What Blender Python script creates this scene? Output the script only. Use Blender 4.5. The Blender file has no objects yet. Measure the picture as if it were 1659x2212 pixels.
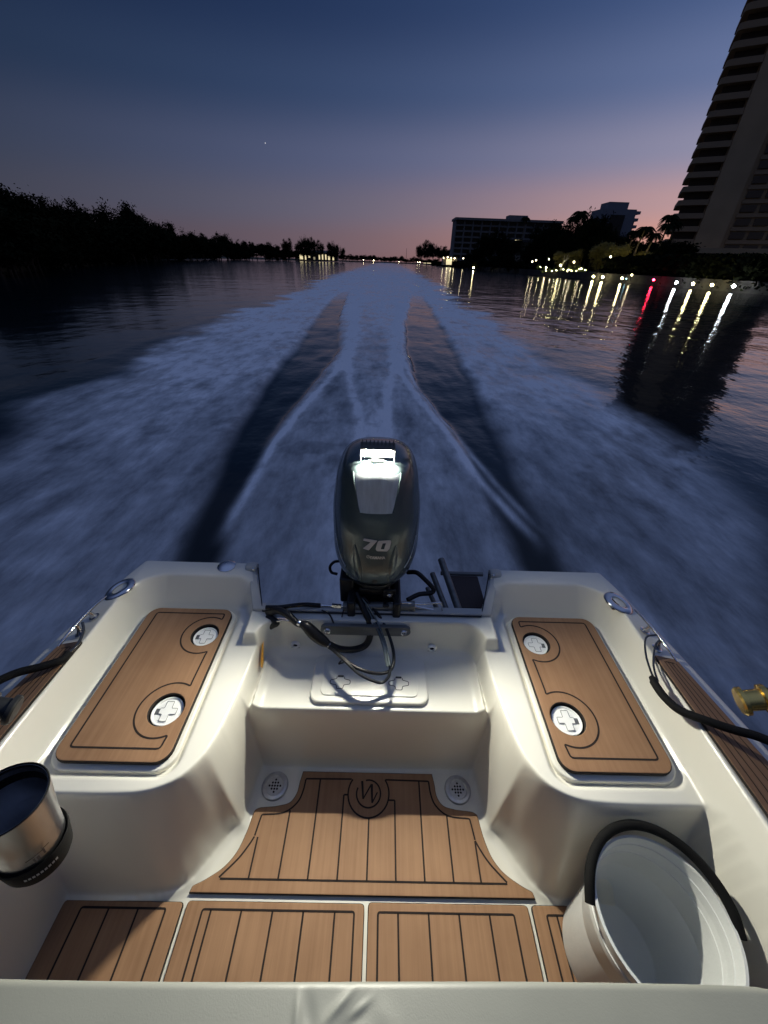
import bpy, bmesh, math, random
import numpy as np
from mathutils import Vector, Matrix, noise
random.seed(7); rng = np.random.default_rng(7)
R = math.radians
SC = bpy.context.scene
COL = SC.collection
SOLE = 0.20                      # cockpit floor above the water
EYE = Vector((0.019, 0.0, 1.82))
F, PITCH, ROLL, YAW = 831.0, R(33.06), R(2.0), 0.012

# ------------------------------------------------------------ camera frame
F0 = Vector((math.sin(YAW), math.cos(YAW), 0)); X0 = Vector((math.cos(YAW), -math.sin(YAW), 0))
FW = F0 * math.cos(PITCH) + Vector((0, 0, -math.sin(PITCH)))
U0 = F0 * math.sin(PITCH) + Vector((0, 0, math.cos(PITCH)))
SR = X0 * math.cos(ROLL) + U0 * math.sin(ROLL)
SU = U0 * math.cos(ROLL) - X0 * math.sin(ROLL)

def ray(px, py):
    return FW + SR * ((px - 829.5) / F) - SU * ((py - 1106.0) / F)
def at(px, py, Y):
    d = ray(px, py); return EYE + d * ((Y - EYE.y) / d.y)
def atx(px, py, X):
    d = ray(px, py); return EYE + d * ((X - EYE.x) / d.x)
def bat(px, py, Y):              # in the boat's frame (z above the cockpit floor)
    p = at(px, py, Y); p.z -= SOLE; return p
def atz(px, py, z):
    d = ray(px, py); return EYE + d * ((z - EYE.z) / d.z)

cam = bpy.data.cameras.new('camera'); co = bpy.data.objects.new('camera', cam); COL.objects.link(co)
m = Matrix((( SR.x, SU.x, -FW.x, EYE.x), (SR.y, SU.y, -FW.y, EYE.y), (SR.z, SU.z, -FW.z, EYE.z), (0, 0, 0, 1)))
co.matrix_world = m
cam.sensor_fit = 'VERTICAL'; cam.sensor_height = 36; cam.lens = 36 * F / 2212
cam.clip_start = 0.02; cam.clip_end = 20000
SC.camera = co

# ------------------------------------------------------------ materials
def srgb(r, g, b):
    f = lambda c: (c / 255 / 12.92) if c <= 10 else ((c / 255 + .055) / 1.055) ** 2.4
    return (f(r), f(g), f(b), 1)
MATS = {}
def mat(name, col, rough=.5, metal=0., coat=0., spec=.5, emit=None, es=0., bump=None, var=None):
    """principled material; var=(scale, amount, stretch) varies the colour, bump=(scale, distance)"""
    if name in MATS: return MATS[name]
    m = bpy.data.materials.new(name); m.use_nodes = True
    nt = m.node_tree; N = nt.nodes; L = nt.links; b = N['Principled BSDF']
    c = tuple(col)[:3] + (1,)
    b.inputs['Base Color'].default_value = c; b.inputs['Roughness'].default_value = rough
    b.inputs['Metallic'].default_value = metal; b.inputs['Coat Weight'].default_value = coat
    b.inputs['Specular IOR Level'].default_value = spec
    if emit:
        b.inputs['Emission Color'].default_value = tuple(emit)[:3] + (1,); b.inputs['Emission Strength'].default_value = es
    tc = N.new('ShaderNodeTexCoord')
    if var:
        mp = N.new('ShaderNodeMapping'); mp.inputs['Scale'].default_value = var[2] if len(var) > 2 else (1, 1, 1)
        n = N.new('ShaderNodeTexNoise'); n.inputs['Scale'].default_value = var[0]; n.inputs['Detail'].default_value = 6
        mx = N.new('ShaderNodeMix'); mx.data_type = 'RGBA'
        a = var[1]
        mx.inputs[6].default_value = (c[0] * (1 - a), c[1] * (1 - a), c[2] * (1 - a), 1)
        mx.inputs[7].default_value = (min(1, c[0] * (1 + a)), min(1, c[1] * (1 + a)), min(1, c[2] * (1 + a)), 1)
        cr = N.new('ShaderNodeMapRange'); cr.inputs[1].default_value = .3; cr.inputs[2].default_value = .7
        L.new(tc.outputs['Object'], mp.inputs[0]); L.new(mp.outputs[0], n.inputs[0]); L.new(n.outputs[0], cr.inputs[0])
        L.new(cr.outputs[0], mx.inputs[0]); L.new(mx.outputs[2], b.inputs['Base Color'])
    if bump:
        n2 = N.new('ShaderNodeTexNoise'); n2.inputs['Scale'].default_value = bump[0]; n2.inputs['Detail'].default_value = 4
        bp = N.new('ShaderNodeBump'); bp.inputs['Distance'].default_value = bump[1]; bp.inputs['Strength'].default_value = 1
        L.new(tc.outputs['Object'], n2.inputs[0]); L.new(n2.outputs[0], bp.inputs['Height']); L.new(bp.outputs[0], b.inputs['Normal'])
    MATS[name] = m
    return m

GEL = mat('gelcoat', (.68, .66, .58), .28, coat=.25, var=(3.0, .035), bump=(900, .00006))
GELNS = mat('gelcoat_nonskid', (.74, .725, .65), .5, var=(5, .04), bump=(700, .0004))
HULLM = mat('hull_paint', (.55, .56, .55), .25, coat=.3)
BLK = mat('black_rubber', (.008, .008, .009), .42, spec=.35, bump=(260, .0003))
BLKP = mat('black_plastic', (.012, .013, .014), .38, spec=.35)
BLKW = mat('black_webbing', (.005, .005, .005), .8, spec=.15, bump=(900, .0008))
ROPE = mat('dock_rope', (.006, .006, .006), .7, spec=.2, bump=(500, .0015))
CHR = mat('stainless', (.62, .62, .63), .14, metal=1., bump=(300, .00008))
BRS = mat('brushed_steel', (.47, .48, .50), .30, metal=1., var=(60, .12, (1, 1, .05)))
GOLD = mat('gold_reel', (.72, .52, .16), .22, metal=1.)
WPL = mat('white_plastic', (.80, .80, .76), .3, var=(8, .03))
BKT = mat('bucket_plastic', (.60, .61, .585), .38, var=(6, .05), bump=(60, .0006))
VIN = mat('seat_vinyl', (.17, .175, .155), .5, var=(9, .06), bump=(500, .00012))
POWD = mat('seat_frame_paint', (.02, .02, .02), .5)
EDGE = mat('pad_edge_foam', (.010, .006, .004), .85)
GRV = mat('pad_groove', (.012, .006, .004), .9)
STK = mat('orange_sticker', (.75, .36, .03), .5)
GREYA = mat('grey_anodised', (.16, .165, .16), .45, metal=.5, var=(40, .25, (.1, 1, 1)), bump=(200, .0003))
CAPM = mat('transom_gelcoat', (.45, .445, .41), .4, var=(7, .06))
GRIME = mat('grime_ring', (.32, .27, .20), .7, var=(60, .4))

def teak():
    m = bpy.data.materials.new('faux_teak'); m.use_nodes = True
    nt = m.node_tree; N = nt.nodes; L = nt.links; b = N['Principled BSDF']; b.inputs['Roughness'].default_value = .68
    b.inputs['Specular IOR Level'].default_value = .35
    tc = N.new('ShaderNodeTexCoord')
    mp = N.new('ShaderNodeMapping'); mp.inputs['Scale'].default_value = (90, 2.2, 20)
    n = N.new('ShaderNodeTexNoise'); n.inputs['Scale'].default_value = 1; n.inputs['Detail'].default_value = 8; n.inputs['Roughness'].default_value = .65
    n2 = N.new('ShaderNodeTexNoise'); n2.inputs['Scale'].default_value = 7; n2.inputs['Detail'].default_value = 3
    r = N.new('ShaderNodeValToRGB'); e = r.color_ramp.elements
    e[0].position = .25; e[0].color = (.205, .108, .054, 1); e[1].position = .75; e[1].color = (.340, .195, .104, 1)
    ad = N.new('ShaderNodeMath'); ad.operation = 'MULTIPLY_ADD'; ad.inputs[1].default_value = .45
    L.new(tc.outputs['Object'], mp.inputs[0]); L.new(mp.outputs[0], n.inputs[0]); L.new(tc.outputs['Object'], n2.inputs[0])
    L.new(n2.outputs[0], ad.inputs[0])
    m2 = N.new('ShaderNodeMath'); m2.operation = 'MULTIPLY'; m2.inputs[1].default_value = .55
    L.new(n.outputs[0], m2.inputs[0]); L.new(m2.outputs[0], ad.inputs[2]); L.new(ad.outputs[0], r.inputs[0]); L.new(r.outputs[0], b.inputs['Base Color'])
    bp = N.new('ShaderNodeBump'); bp.inputs['Distance'].default_value = .0006
    L.new(n.outputs[0], bp.inputs['Height']); L.new(bp.outputs[0], b.inputs['Normal'])
    return m
TEAK = teak()

# ------------------------------------------------------------ mesh helpers
class MB:
    def __init__(s): s.v = []; s.f = []; s.m = []
    def add(s, v, f, m=0):
        o = len(s.v); s.v += [tuple(p) for p in v]; s.f += [tuple(i + o for i in q) for q in f]; s.m += [m] * len(f)
    def box(s, c, d, m=0, rot=None):
        v = []
        for x in (-1, 1):
            for y in (-1, 1):
                for z in (-1, 1):
                    p = Vector((x * d[0] / 2, y * d[1] / 2, z * d[2] / 2))
                    if rot: p = rot @ p
                    v.append(p + Vector(c))
        s.add(v, [(0, 1, 3, 2), (4, 6, 7, 5), (0, 4, 5, 1), (2, 3, 7, 6), (0, 2, 6, 4), (1, 5, 7, 3)], m)
    def tube(s, pts, r, n=12, m=0, smooth=6, cap=True, flat=1.0):
        P = cr(pts, smooth) if smooth else [Vector(p) for p in pts]
        rr = r if callable(r) else (lambda t: r)
        ref = None; rings = []
        for i, p in enumerate(P):
            t = (P[min(i + 1, len(P) - 1)] - P[max(i - 1, 0)]).normalized()
            if ref is None:
                a = Vector((0, 0, 1)) if abs(t.z) < .9 else Vector((1, 0, 0)); ref = t.cross(a).normalized()
            ref = (ref - t * ref.dot(t)).normalized(); b2 = t.cross(ref)
            rad = rr(i / (len(P) - 1))
            rings.append([p + ref * (math.cos(2 * math.pi * k / n) * rad) + b2 * (math.sin(2 * math.pi * k / n) * rad * flat) for k in range(n)])
        s.loft(rings, m, cap)
    def loft(s, rings, m=0, cap=True, closed=True):
        n = len(rings[0]); v = [p for r in rings for p in r]; f = []
        for i in range(len(rings) - 1):
            for k in range(n if closed else n - 1):
                f.append((i * n + k, i * n + (k + 1) % n, (i + 1) * n + (k + 1) % n, (i + 1) * n + k))
        if cap: f.append(tuple(range(n - 1, -1, -1))); f.append(tuple((len(rings) - 1) * n + k for k in range(n)))
        s.add(v, f, m)
    def lathe(s, prof, c=(0, 0, 0), n=32, m=0, rot=None, sx=1, sy=1, cap=True):
        rings = []
        for r, z in prof:
            ring = []
            for k in range(n):
                a = 2 * math.pi * k / n; p = Vector((r * math.cos(a) * sx, r * math.sin(a) * sy, z))
                if rot: p = rot @ p
                ring.append(p + Vector(c))
            rings.append(ring)
        s.loft(rings, m, cap)
    def ribbon(s, pts, w, z, m=0, closed=False):
        P = [Vector((p[0], p[1])) for p in pts]; n = len(P); v = []; f = []
        for i in range(n):
            a = P[(i - 1) % n] if (closed or i) else P[i]; b = P[(i + 1) % n] if (closed or i < n - 1) else P[i]
            t = (b - a).normalized(); q = Vector((-t.y, t.x)) * w / 2
            v += [(P[i].x + q.x, P[i].y + q.y, z), (P[i].x - q.x, P[i].y - q.y, z)]
        for i in range(n if closed else n - 1):
            j = (i + 1) % n; f.append((2 * i + 1, 2 * j + 1, 2 * j, 2 * i))
        s.add(v, f, m)
    def build(s, name, mats, parent=None, smooth=True, angle=40, bevel=0):
        me = bpy.data.meshes.new(name); me.from_pydata(s.v, [], s.f)
        for m in (mats if isinstance(mats, (list, tuple)) else [mats]): me.materials.append(m)
        me.polygons.foreach_set('material_index', s.m)
        if smooth:
            me.polygons.foreach_set('use_smooth', [True] * len(s.f)); me.set_sharp_from_angle(angle=R(angle))
        me.update()
        o = bpy.data.objects.new(name, me); COL.objects.link(o)
        if parent: o.parent = parent
        if bevel:
            b = o.modifiers.new('bevel', 'BEVEL'); b.width = bevel; b.segments = 3; b.limit_method = 'ANGLE'; b.angle_limit = R(35)
        return o

def cr(pts, k=6):
    P = [Vector(p) for p in pts]; P = [P[0] * 2 - P[1]] + P + [P[-1] * 2 - P[-2]]; out = []
    for i in range(1, len(P) - 2):
        a, b, c, d = P[i - 1:i + 3]
        for j in range(k):
            t = j / k
            out.append(.5 * ((2 * b) + (c - a) * t + (2 * a - 5 * b + 4 * c - d) * t * t + (3 * b - a - 3 * c + d) * t ** 3))
    out.append(P[-2]); return out

def tag(o, label=None, cat=None, group=None, kind=None):
    if label: o['label'] = label
    if cat: o['category'] = cat
    if group: o['group'] = group
    if kind: o['kind'] = kind
    return o
def thing(name, loc, label, cat, group=None, rz=0):
    o = bpy.data.objects.new(name, None); COL.objects.link(o); o.location = loc; o.rotation_euler = (0, 0, rz); o.empty_display_size = .1
    return tag(o, label, cat, group)
def dup(root, loc, rz=None, sc=None, label=None):
    r = root.copy(); COL.objects.link(r); r.location = loc
    if rz is not None: r.rotation_euler = (0, 0, rz)
    if sc is not None: r.scale = sc if isinstance(sc, tuple) else (sc, sc, sc)
    if label: r['label'] = label
    for ch in root.children:
        c = ch.copy(); COL.objects.link(c); c.parent = r
        for g in ch.children:
            d = g.copy(); COL.objects.link(d); d.parent = c
    return r

def rrect(x0, y0, x1, y1, r, n=6):
    P = []
    rs = r if isinstance(r, (list, tuple)) else [r] * 4
    for (cx, cy, a0, rr) in ((x1, y1, 0, rs[0]), (x0, y1, 90, rs[1]), (x0, y0, 180, rs[2]), (x1, y0, 270, rs[3])):
        ox = cx - rr if cx == x1 else cx + rr; oy = cy - rr if cy == y1 else cy + rr
        for k in range(n + 1):
            a = R(a0 + 90 * k / n); P.append((ox + rr * math.cos(a), oy + rr * math.sin(a)))
    return P
def circ(cx, cy, r, a0=0, a1=360, n=28):
    return [(cx + r * math.cos(R(a0 + (a1 - a0) * k / n)), cy + r * math.sin(R(a0 + (a1 - a0) * k / n))) for k in range(n + (a1 - a0 != 360))]

def slab(loops, z0, z1, bev=.002):
    """flat plate with holes and rounded rims, as (verts, faces)"""
    cu = bpy.data.curves.new('tmp', 'CURVE'); cu.dimensions = '2D'; cu.fill_mode = 'BOTH'
    cu.extrude = (z1 - z0) / 2 - bev; cu.bevel_depth = bev; cu.bevel_resolution = 2; cu.offset = -bev
    for lp in loops:
        sp = cu.splines.new('POLY'); sp.points.add(len(lp) - 1)
        for i, p in enumerate(lp): sp.points[i].co = (p[0], p[1], 0, 1)
        sp.use_cyclic_u = True
    o = bpy.data.objects.new('tmp', cu); COL.objects.link(o)
    me = bpy.data.meshes.new_from_object(o.evaluated_get(bpy.context.evaluated_depsgraph_get()))
    v = [(p.co.x, p.co.y, p.co.z + (z0 + z1) / 2) for p in me.vertices]; f = [tuple(p.vertices) for p in me.polygons]
    nz = [p.normal.z for p in me.polygons]
    bpy.data.objects.remove(o); bpy.data.meshes.remove(me); bpy.data.curves.remove(cu)
    return v, f, nz

def pad(name, loops, z0, z1, grooves, parent, gw=.0054):
    """foam teak pad: tan top, dark edge, black routed lines; grooves = [(points, closed)]"""
    b = MB(); v, f, nz = slab(loops, z0, z1, .0042)
    b.add(v, f); b.m = [0 if n > .96 else 1 for n in nz]
    for pts, cl in grooves: b.ribbon(pts, gw, z1 + .0005, 2, cl)
    return b.build(name, [TEAK, EDGE, GRV], parent, angle=30)

def fillet(pts, r, n=5, closed=False):
    out = []; N = len(pts)
    for i, p in enumerate(pts):
        if not closed and i in (0, N - 1): out.append(tuple(p)); continue
        a = Vector(pts[i - 1][:2]); c = Vector(pts[(i + 1) % N][:2]); b = Vector(p[:2])
        rr = min(r, (a - b).length * .45, (c - b).length * .45)
        s = b + (a - b).normalized() * rr; e = b + (c - b).normalized() * rr
        for k in range(n + 1):
            t = k / n; q = s * (1 - t) ** 2 + b * 2 * t * (1 - t) + e * t * t; out.append((q.x, q.y))
    return out
def mir(pts): return [(-p[0], p[1]) for p in pts]

# ------------------------------------------------------------ sky
W = bpy.data.worlds.new('World'); SC.world = W; W.use_nodes = True
nt = W.node_tree; N = nt.nodes; L = nt.links; N.clear()
out = N.new('ShaderNodeOutputWorld'); bg = N.new('ShaderNodeBackground'); L.new(bg.outputs[0], out.inputs[0])
tc = N.new('ShaderNodeTexCoord'); sx = N.new('ShaderNodeSeparateXYZ'); L.new(tc.outputs['Generated'], sx.inputs[0])
def vm(op, a, b=None):
    n = N.new('ShaderNodeMath'); n.operation = op
    for i, q in enumerate((a, b)):
        if q is None: continue
        if isinstance(q, (int, float)): n.inputs[i].default_value = q
        else: L.new(q, n.inputs[i])
    return n.outputs[0]
AZ = R(52)
hl = vm('SQRT', vm('ADD', vm('MULTIPLY', sx.outputs[0], sx.outputs[0]), vm('ADD', vm('MULTIPLY', sx.outputs[1], sx.outputs[1]), 1e-5)))
ca = vm('DIVIDE', vm('ADD', vm('MULTIPLY', sx.outputs[0], math.sin(AZ)), vm('MULTIPLY', sx.outputs[1], math.cos(AZ))), hl)
def ramp(stops):
    r = N.new('ShaderNodeValToRGB'); r.color_ramp.interpolation = 'EASE'; el = r.color_ramp.elements
    while len(el) < len(stops): el.new(.5)
    for e, (deg, c) in zip(el, stops):
        e.position = math.sin(R(deg)) ** .5; e.color = srgb(*c)
    el2 = vm('SQRT', vm('MAXIMUM', sx.outputs[2], 0.0)); L.new(el2, r.inputs[0]); return r.outputs[0]
A = ramp([(0, (56, 54, 63)), (3, (54, 55, 66)), (8, (43, 51, 66)), (14, (29, 42, 62)), (20, (20, 33, 58)), (30, (52, 62, 92)), (90, (98, 116, 160))])
B_ = ramp([(0, (112, 92, 100)), (2, (114, 98, 110)), (5, (104, 103, 124)), (9.5, (86, 95, 128)), (14.5, (56, 74, 110)), (20, (38, 56, 92)), (32, (66, 80, 114)), (90, (98, 116, 160))])
C_ = ramp([(0, (236, 150, 114)), (3, (236, 168, 146)), (6, (208, 166, 164)), (10, (158, 154, 178)), (15, (112, 126, 166)), (21, (76, 98, 144)), (40, (96, 110, 146)), (90, (98, 116, 160))])
def mrange(x, a, b):
    n = N.new('ShaderNodeMapRange'); n.interpolation_type = 'SMOOTHSTEP'; n.inputs[1].default_value = a; n.inputs[2].default_value = b; L.new(x, n.inputs[0]); return n.outputs[0]
def mixc(f, a, b):
    n = N.new('ShaderNodeMix'); n.data_type = 'RGBA'; L.new(f, n.inputs[0]); L.new(a, n.inputs[6]); L.new(b, n.inputs[7]); return n.outputs[2]
w2 = vm('POWER', vm('MAXIMUM', vm('DIVIDE', vm('ADD', ca, .2), 1.2), 0.0), 6.0)
sky = mixc(w2, mixc(mrange(ca, -.45, .98), A, B_), C_)
L.new(sky, bg.inputs[0]); bg.inputs[1].default_value = 1.0

# ------------------------------------------------------------ water with the wake
def lerp_t(y, tab): return np.interp(y, [t[0] for t in tab], [t[1] for t in tab])
OL = [(-3, -1.3), (0, -1.7), (1.2, -2.3), (2.2, -3.2), (3.5, -4.0), (5.4, -4.86), (9, -4.9), (14.6, -5.4), (25, -5.7), (54, -7.1), (190, -9.2), (400, -12)]
OR = [(-3, 1.3), (0, 1.7), (1.2, 2.2), (2.7, 3.24), (4.2, 3.64), (7.4, 4.0), (11.9, 4.1), (18.8, 4.2), (41, 4.9), (119, 6.5), (400, 10)]
TLo = [(1, -1.25), (2.1, -1.43), (3.06, -1.59), (4.1, -1.74), (6.1, -1.98), (9.5, -2.17), (15.4, -2.56), (26, -3.0), (40, -3.3)]
TLi = [(1, -1.0), (2.15, -1.10), (3.1, -1.23), (4.16, -1.32), (6.2, -1.18), (9.7, -1.05), (15.6, -1.62), (26, -2.3), (40, -3.0)]
TRo = [(1, 1.22), (2.1, 1.35), (3.65, 1.45), (5.8, 1.58), (9.1, 1.76), (16.6, 2.1), (28, 2.4), (40, 2.6)]
TRi = [(1, 1.0), (2.26, 1.02), (3.4, 1.01), (5.3, .81), (7.3, .57), (9.96, .49), (16, .80), (28, 1.6), (40, 2.4)]
def vnoise(x, y, s, seed=0.0):
    """cheap smooth value noise on arrays"""
    x = x * s + seed * 17.3; y = y * s + seed * 9.1
    xi = np.floor(x); yi = np.floor(y); fx = x - xi; fy = y - yi; fx = fx * fx * (3 - 2 * fx); fy = fy * fy * (3 - 2 * fy)
    h = lambda a, b: np.modf(np.abs(np.sin(a * 127.1 + b * 311.7 + seed * 74.7) * 43758.5453))[0]
    return (h(xi, yi) * (1 - fx) + h(xi + 1, yi) * fx) * (1 - fy) + (h(xi, yi + 1) * (1 - fx) + h(xi + 1, yi + 1) * fx) * fy
def fbm(x, y, s, o=4, seed=0.0, g=.5):
    t = 0; a = 1; w = 0
    for k in range(o): t = t + a * vnoise(x, y, s * 2 ** k, seed + k); w += a; a *= g
    return t / w
ys = [1.0]
while ys[-1] < 420: ys.append(ys[-1] + max(.028, ys[-1] * .010))
ys = [-600, -200, -60, -20, -8, -4, -2, -1, 0, .5, .8] + ys + [480, 600, 800, 1200, 2000, 4000, 9000]
nu = 460
u = np.linspace(-1, 1, nu); u = np.sign(u) * np.abs(u) ** 1.25
extra = [1.05, 1.12, 1.22, 1.4, 1.7, 2.2, 3.2, 5, 9, 18, 40, 100, 300, 900]
u = np.concatenate([[-e for e in extra[::-1]], u, extra])
Y = np.array(ys)[:, None] + 0 * u[None, :]
Wd = 5.6 + np.clip(Y, 0, 400) * .03
X = u[None, :] * Wd
def sst(x, a, b):
    t = np.clip((x - a) / (b - a), 0, 1); return t * t * (3 - 2 * t)
yy = Y; wob = (fbm(X, Y, .55, 4, 3) - .5)
sc = .10 + .035 * yy                                    # softness of the edges grows with distance
xx = X + wob * np.clip(.25 + .12 * yy, 0, 3) 
wobf = (fbm(X, Y, 1.8, 3, 8) - .5) * .35 * np.clip(yy / 6, .3, 2)
oL = lerp_t(yy, OL); oR = lerp_t(yy, OR)
foam = sst(xx + wobf, oL - .25 - .01 * yy, oL + .35 + .01 * yy) * (1 - sst(xx + wobf, oR - .35 - .01 * yy, oR + .25 + .01 * yy))
xs_ = X + wob * .25
tl = sst(xs_, lerp_t(yy, TLo) - .14, lerp_t(yy, TLo) + .10) * (1 - sst(xs_, lerp_t(yy, TLi) - .10, lerp_t(yy, TLi) + .06))
tr = sst(xs_, lerp_t(yy, TRi) - .06, lerp_t(yy, TRi) + .10) * (1 - sst(xs_, lerp_t(yy, TRo) - .10, lerp_t(yy, TRo) + .14))
fade = 1 - sst(yy, 20, 36)
trough = np.clip(tl + tr, 0, 1) * fade
inner = (xs_ > lerp_t(yy, TLi)) & (xs_ < lerp_t(yy, TRi))
clump = fbm(X, Y * .42, 1.7, 5, 1, .62)
streak = fbm(X * 3.0, Y * .5, 1.1, 4, 5)
base = (.80 + 1.0 * (clump - .5) + .35 * (fbm(X, Y, 4.5, 3, 31) - .5)) * (.74 + .26 * sst(yy, 3, 8))
base = base * (.78 + .22 * sst(yy, 3, 9))
far = np.exp(-((yy - 26) / 30) ** 2)
inn = .50 + .55 * (clump - .5) + .30 * (streak - .5)
f = np.where(inner & (yy < 20), inn + (base - inn) * sst(yy, 9, 20), base)
def ridge(tab, w, amp, y0, y1, ff=.6):
    c = lerp_t(yy, tab) + (fbm(yy * 0 + 3, yy, 1.3, 3, 6) - .5) * .07
    return amp * np.exp(-((X + wob * .08 - c) / (w * (1 + .045 * yy))) ** 2) * sst(yy, y0, y0 + ff) * (1 - sst(yy, y1 - 1.5, y1))
rd = ridge([(2.4, -1.22), (3.2, -1.24), (4.3, -1.27), (6.2, -1.08), (8.7, -.80)], .042, .80, 2.2, 10.2)
rd += ridge([(2.4, 1.25), (3.4, 1.03), (5.3, .72), (7.3, .42), (8.9, .25)], .042, .80, 2.2, 10.2)
rd += ridge([(2.4, 1.36), (3.4, 1.16), (5.3, .86), (7.3, .60), (8.9, .42)], .032, .55, 2.4, 10)
rd += ridge([(8, -.82), (8.7, -.80), (14.5, -1.05), (21, -1.5)], .12, .6, 7.6, 23)
rd += ridge([(8, .28), (8.9, .25), (14.9, .44), (22, .83)], .12, .6, 7.6, 24)
rd += ridge([(2.5, -.25), (5.2, -.33), (8.7, -.78)], .06, .6, 2.5, 9.5)
rd += ridge([(2.5, .05), (5.2, .04), (8.9, .24)], .06, .6, 2.5, 9.5)
jet = np.exp(-((xs_ + .12) / .17) ** 2) * .30 * (1 - sst(yy, 5, 8.5))
fo = np.clip(f * (1 - trough * .99) + rd * .9 + jet, 0, 1.25) * foam
holes = sst(fbm(X, Y, 2.6, 4, 11, .6), .60, .76) * .32
fo = fo * (1 - holes * sst(yy, 2, 4) * (1 - trough))
fo = fo * (1 + .28 * sst(yy, 8, 22) * (1 - sst(yy, 60, 110))) * (1 - .35 * sst(yy, 80, 260)) * (1 - .25 * sst(np.abs(X), 3, 4.6) * (1 - sst(yy, 5, 9)))
near = 1 - sst(yy, 60, 200)
swell_dark = np.exp(-((xx - (oL - .75 - .02 * yy)) / (.6 + .03 * yy)) ** 2) + np.exp(-((xx - (oR + .7 + .02 * yy)) / (.6 + .03 * yy)) ** 2)
Z = (-.08 * trough * sst(yy, 2.5, 6) + .06 * (clump - .5) * foam * sst(yy, 3, 6) + .015 * swell_dark * sst(yy, 2, 5)) * near * sst(yy, 1.0, 2.0)
Z = Z + .035 * (fbm(X, Y, .35, 3, 21) - .5) * near * sst(yy, 1.5, 4)
def zblur(A, n):
    for _ in range(n):
        B = A.copy(); B[1:-1] = (A[:-2] + 2 * A[1:-1] + A[2:]) / 4; A = B.copy(); A[:, 1:-1] = (B[:, :-2] + 2 * B[:, 1:-1] + B[:, 2:]) / 4
    return A
Z = zblur(Z, 6)
nr, nc = X.shape
vv = np.stack([X, Y, Z], -1).reshape(-1, 3)
idx = np.arange(nr * nc).reshape(nr, nc)
fc = np.stack([idx[:-1, :-1], idx[:-1, 1:], idx[1:, 1:], idx[1:, :-1]], -1).reshape(-1, 4)
def np_mesh(name, v, fcs, normals=None):
    me = bpy.data.meshes.new(name); me.vertices.add(len(v)); me.vertices.foreach_set('co', v.astype(np.float32).ravel())
    me.loops.add(fcs.size); me.loops.foreach_set('vertex_index', fcs.astype(np.int32).ravel())
    me.polygons.add(len(fcs)); me.polygons.foreach_set('loop_start', np.arange(0, fcs.size, 4, dtype=np.int32))
    me.update(calc_edges=True); me.polygons.foreach_set('use_smooth', [True] * len(fcs))
    if normals is not None: me.normals_split_custom_set_from_vertices(normals.tolist())
    return me
me = np_mesh('water', vv, fc)
at_ = me.attributes.new('foam', 'FLOAT', 'POINT'); at_.data.foreach_set('value', fo.astype(np.float32).ravel())
wo = bpy.data.objects.new('water', me); COL.objects.link(wo); wo['kind'] = 'structure'
def water_mat():
    m = bpy.data.materials.new('water'); m.use_nodes = True; nt = m.node_tree; N = nt.nodes; L = nt.links
    b = N['Principled BSDF']; b.inputs['Base Color'].default_value = (.004, .010, .014, 1); b.inputs['Roughness'].default_value = .10; b.inputs['IOR'].default_value = 1.333
    o = N['Material Output']
    tc = N.new('ShaderNodeTexCoord')
    def nz(scale, map_, det=4, rough=.5):
        mp = N.new('ShaderNodeMapping'); mp.inputs['Scale'].default_value = map_; L.new(tc.outputs['Object'], mp.inputs[0])
        n = N.new('ShaderNodeTexNoise'); n.inputs['Scale'].default_value = scale; n.inputs['Detail'].default_value = det; n.inputs['Roughness'].default_value = rough
        L.new(mp.outputs[0], n.inputs[0]); return n.outputs[0]
    sp = N.new('ShaderNodeSeparateXYZ'); L.new(tc.outputs['Object'], sp.inputs[0])
    wr = N.new('ShaderNodeMapRange'); wr.inputs[1].default_value = -8; wr.inputs[2].default_value = 6; wr.inputs[3].default_value = .5; wr.inputs[4].default_value = 1.0; L.new(sp.outputs[0], wr.inputs[0])
    w1 = nz(1.1, (1, .8, 1), 4, .55); w2 = nz(.22, (1, .8, 1), 3)
    b1 = N.new('ShaderNodeBump'); b1.inputs['Distance'].default_value = .035; L.new(w1, b1.inputs['Height']); L.new(wr.outputs[0], b1.inputs['Strength'])
    b2 = N.new('ShaderNodeBump'); b2.inputs['Distance'].default_value = .09; L.new(w2, b2.inputs['Height']); L.new(wr.outputs[0], b2.inputs['Strength']); L.new(b1.outputs[0], b2.inputs['Normal'])
    L.new(b2.outputs[0], b.inputs['Normal'])
    d = N.new('ShaderNodeBsdfDiffuse'); d.inputs[0].default_value = (.86, .87, .88, 1)
    fb = N.new('ShaderNodeBump'); fb.inputs['Distance'].default_value = .02; L.new(nz(7, (1, .5, 1), 5), fb.inputs['Height']); L.new(fb.outputs[0], d.inputs['Normal'])
    a = N.new('ShaderNodeAttribute'); a.attribute_name = 'foam'
    n3 = nz(4.2, (1, .34, 1), 8, .68)
    mr = N.new('ShaderNodeMapRange'); mr.inputs[1].default_value = .34; mr.inputs[2].default_value = .66; mr.inputs[3].default_value = .62; mr.inputs[4].default_value = 1.45; L.new(n3, mr.inputs[0])
    mu = N.new('ShaderNodeMath'); mu.operation = 'MULTIPLY'; mu.use_clamp = True; L.new(a.outputs['Fac'], mu.inputs[0]); L.new(mr.outputs[0], mu.inputs[1])
    mx = N.new('ShaderNodeMixShader'); L.new(mu.outputs[0], mx.inputs[0]); L.new(b.outputs[0], mx.inputs[1]); L.new(d.outputs[0], mx.inputs[2]); L.new(mx.outputs[0], o.inputs[0])
    return m
me.materials.append(water_mat())

# ------------------------------------------------------------ the boat
boat = thing('motorboat', (0, 0, SOLE), 'cream fibreglass open motorboat with faux teak deck pads and two stern seats', 'boat')

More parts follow.
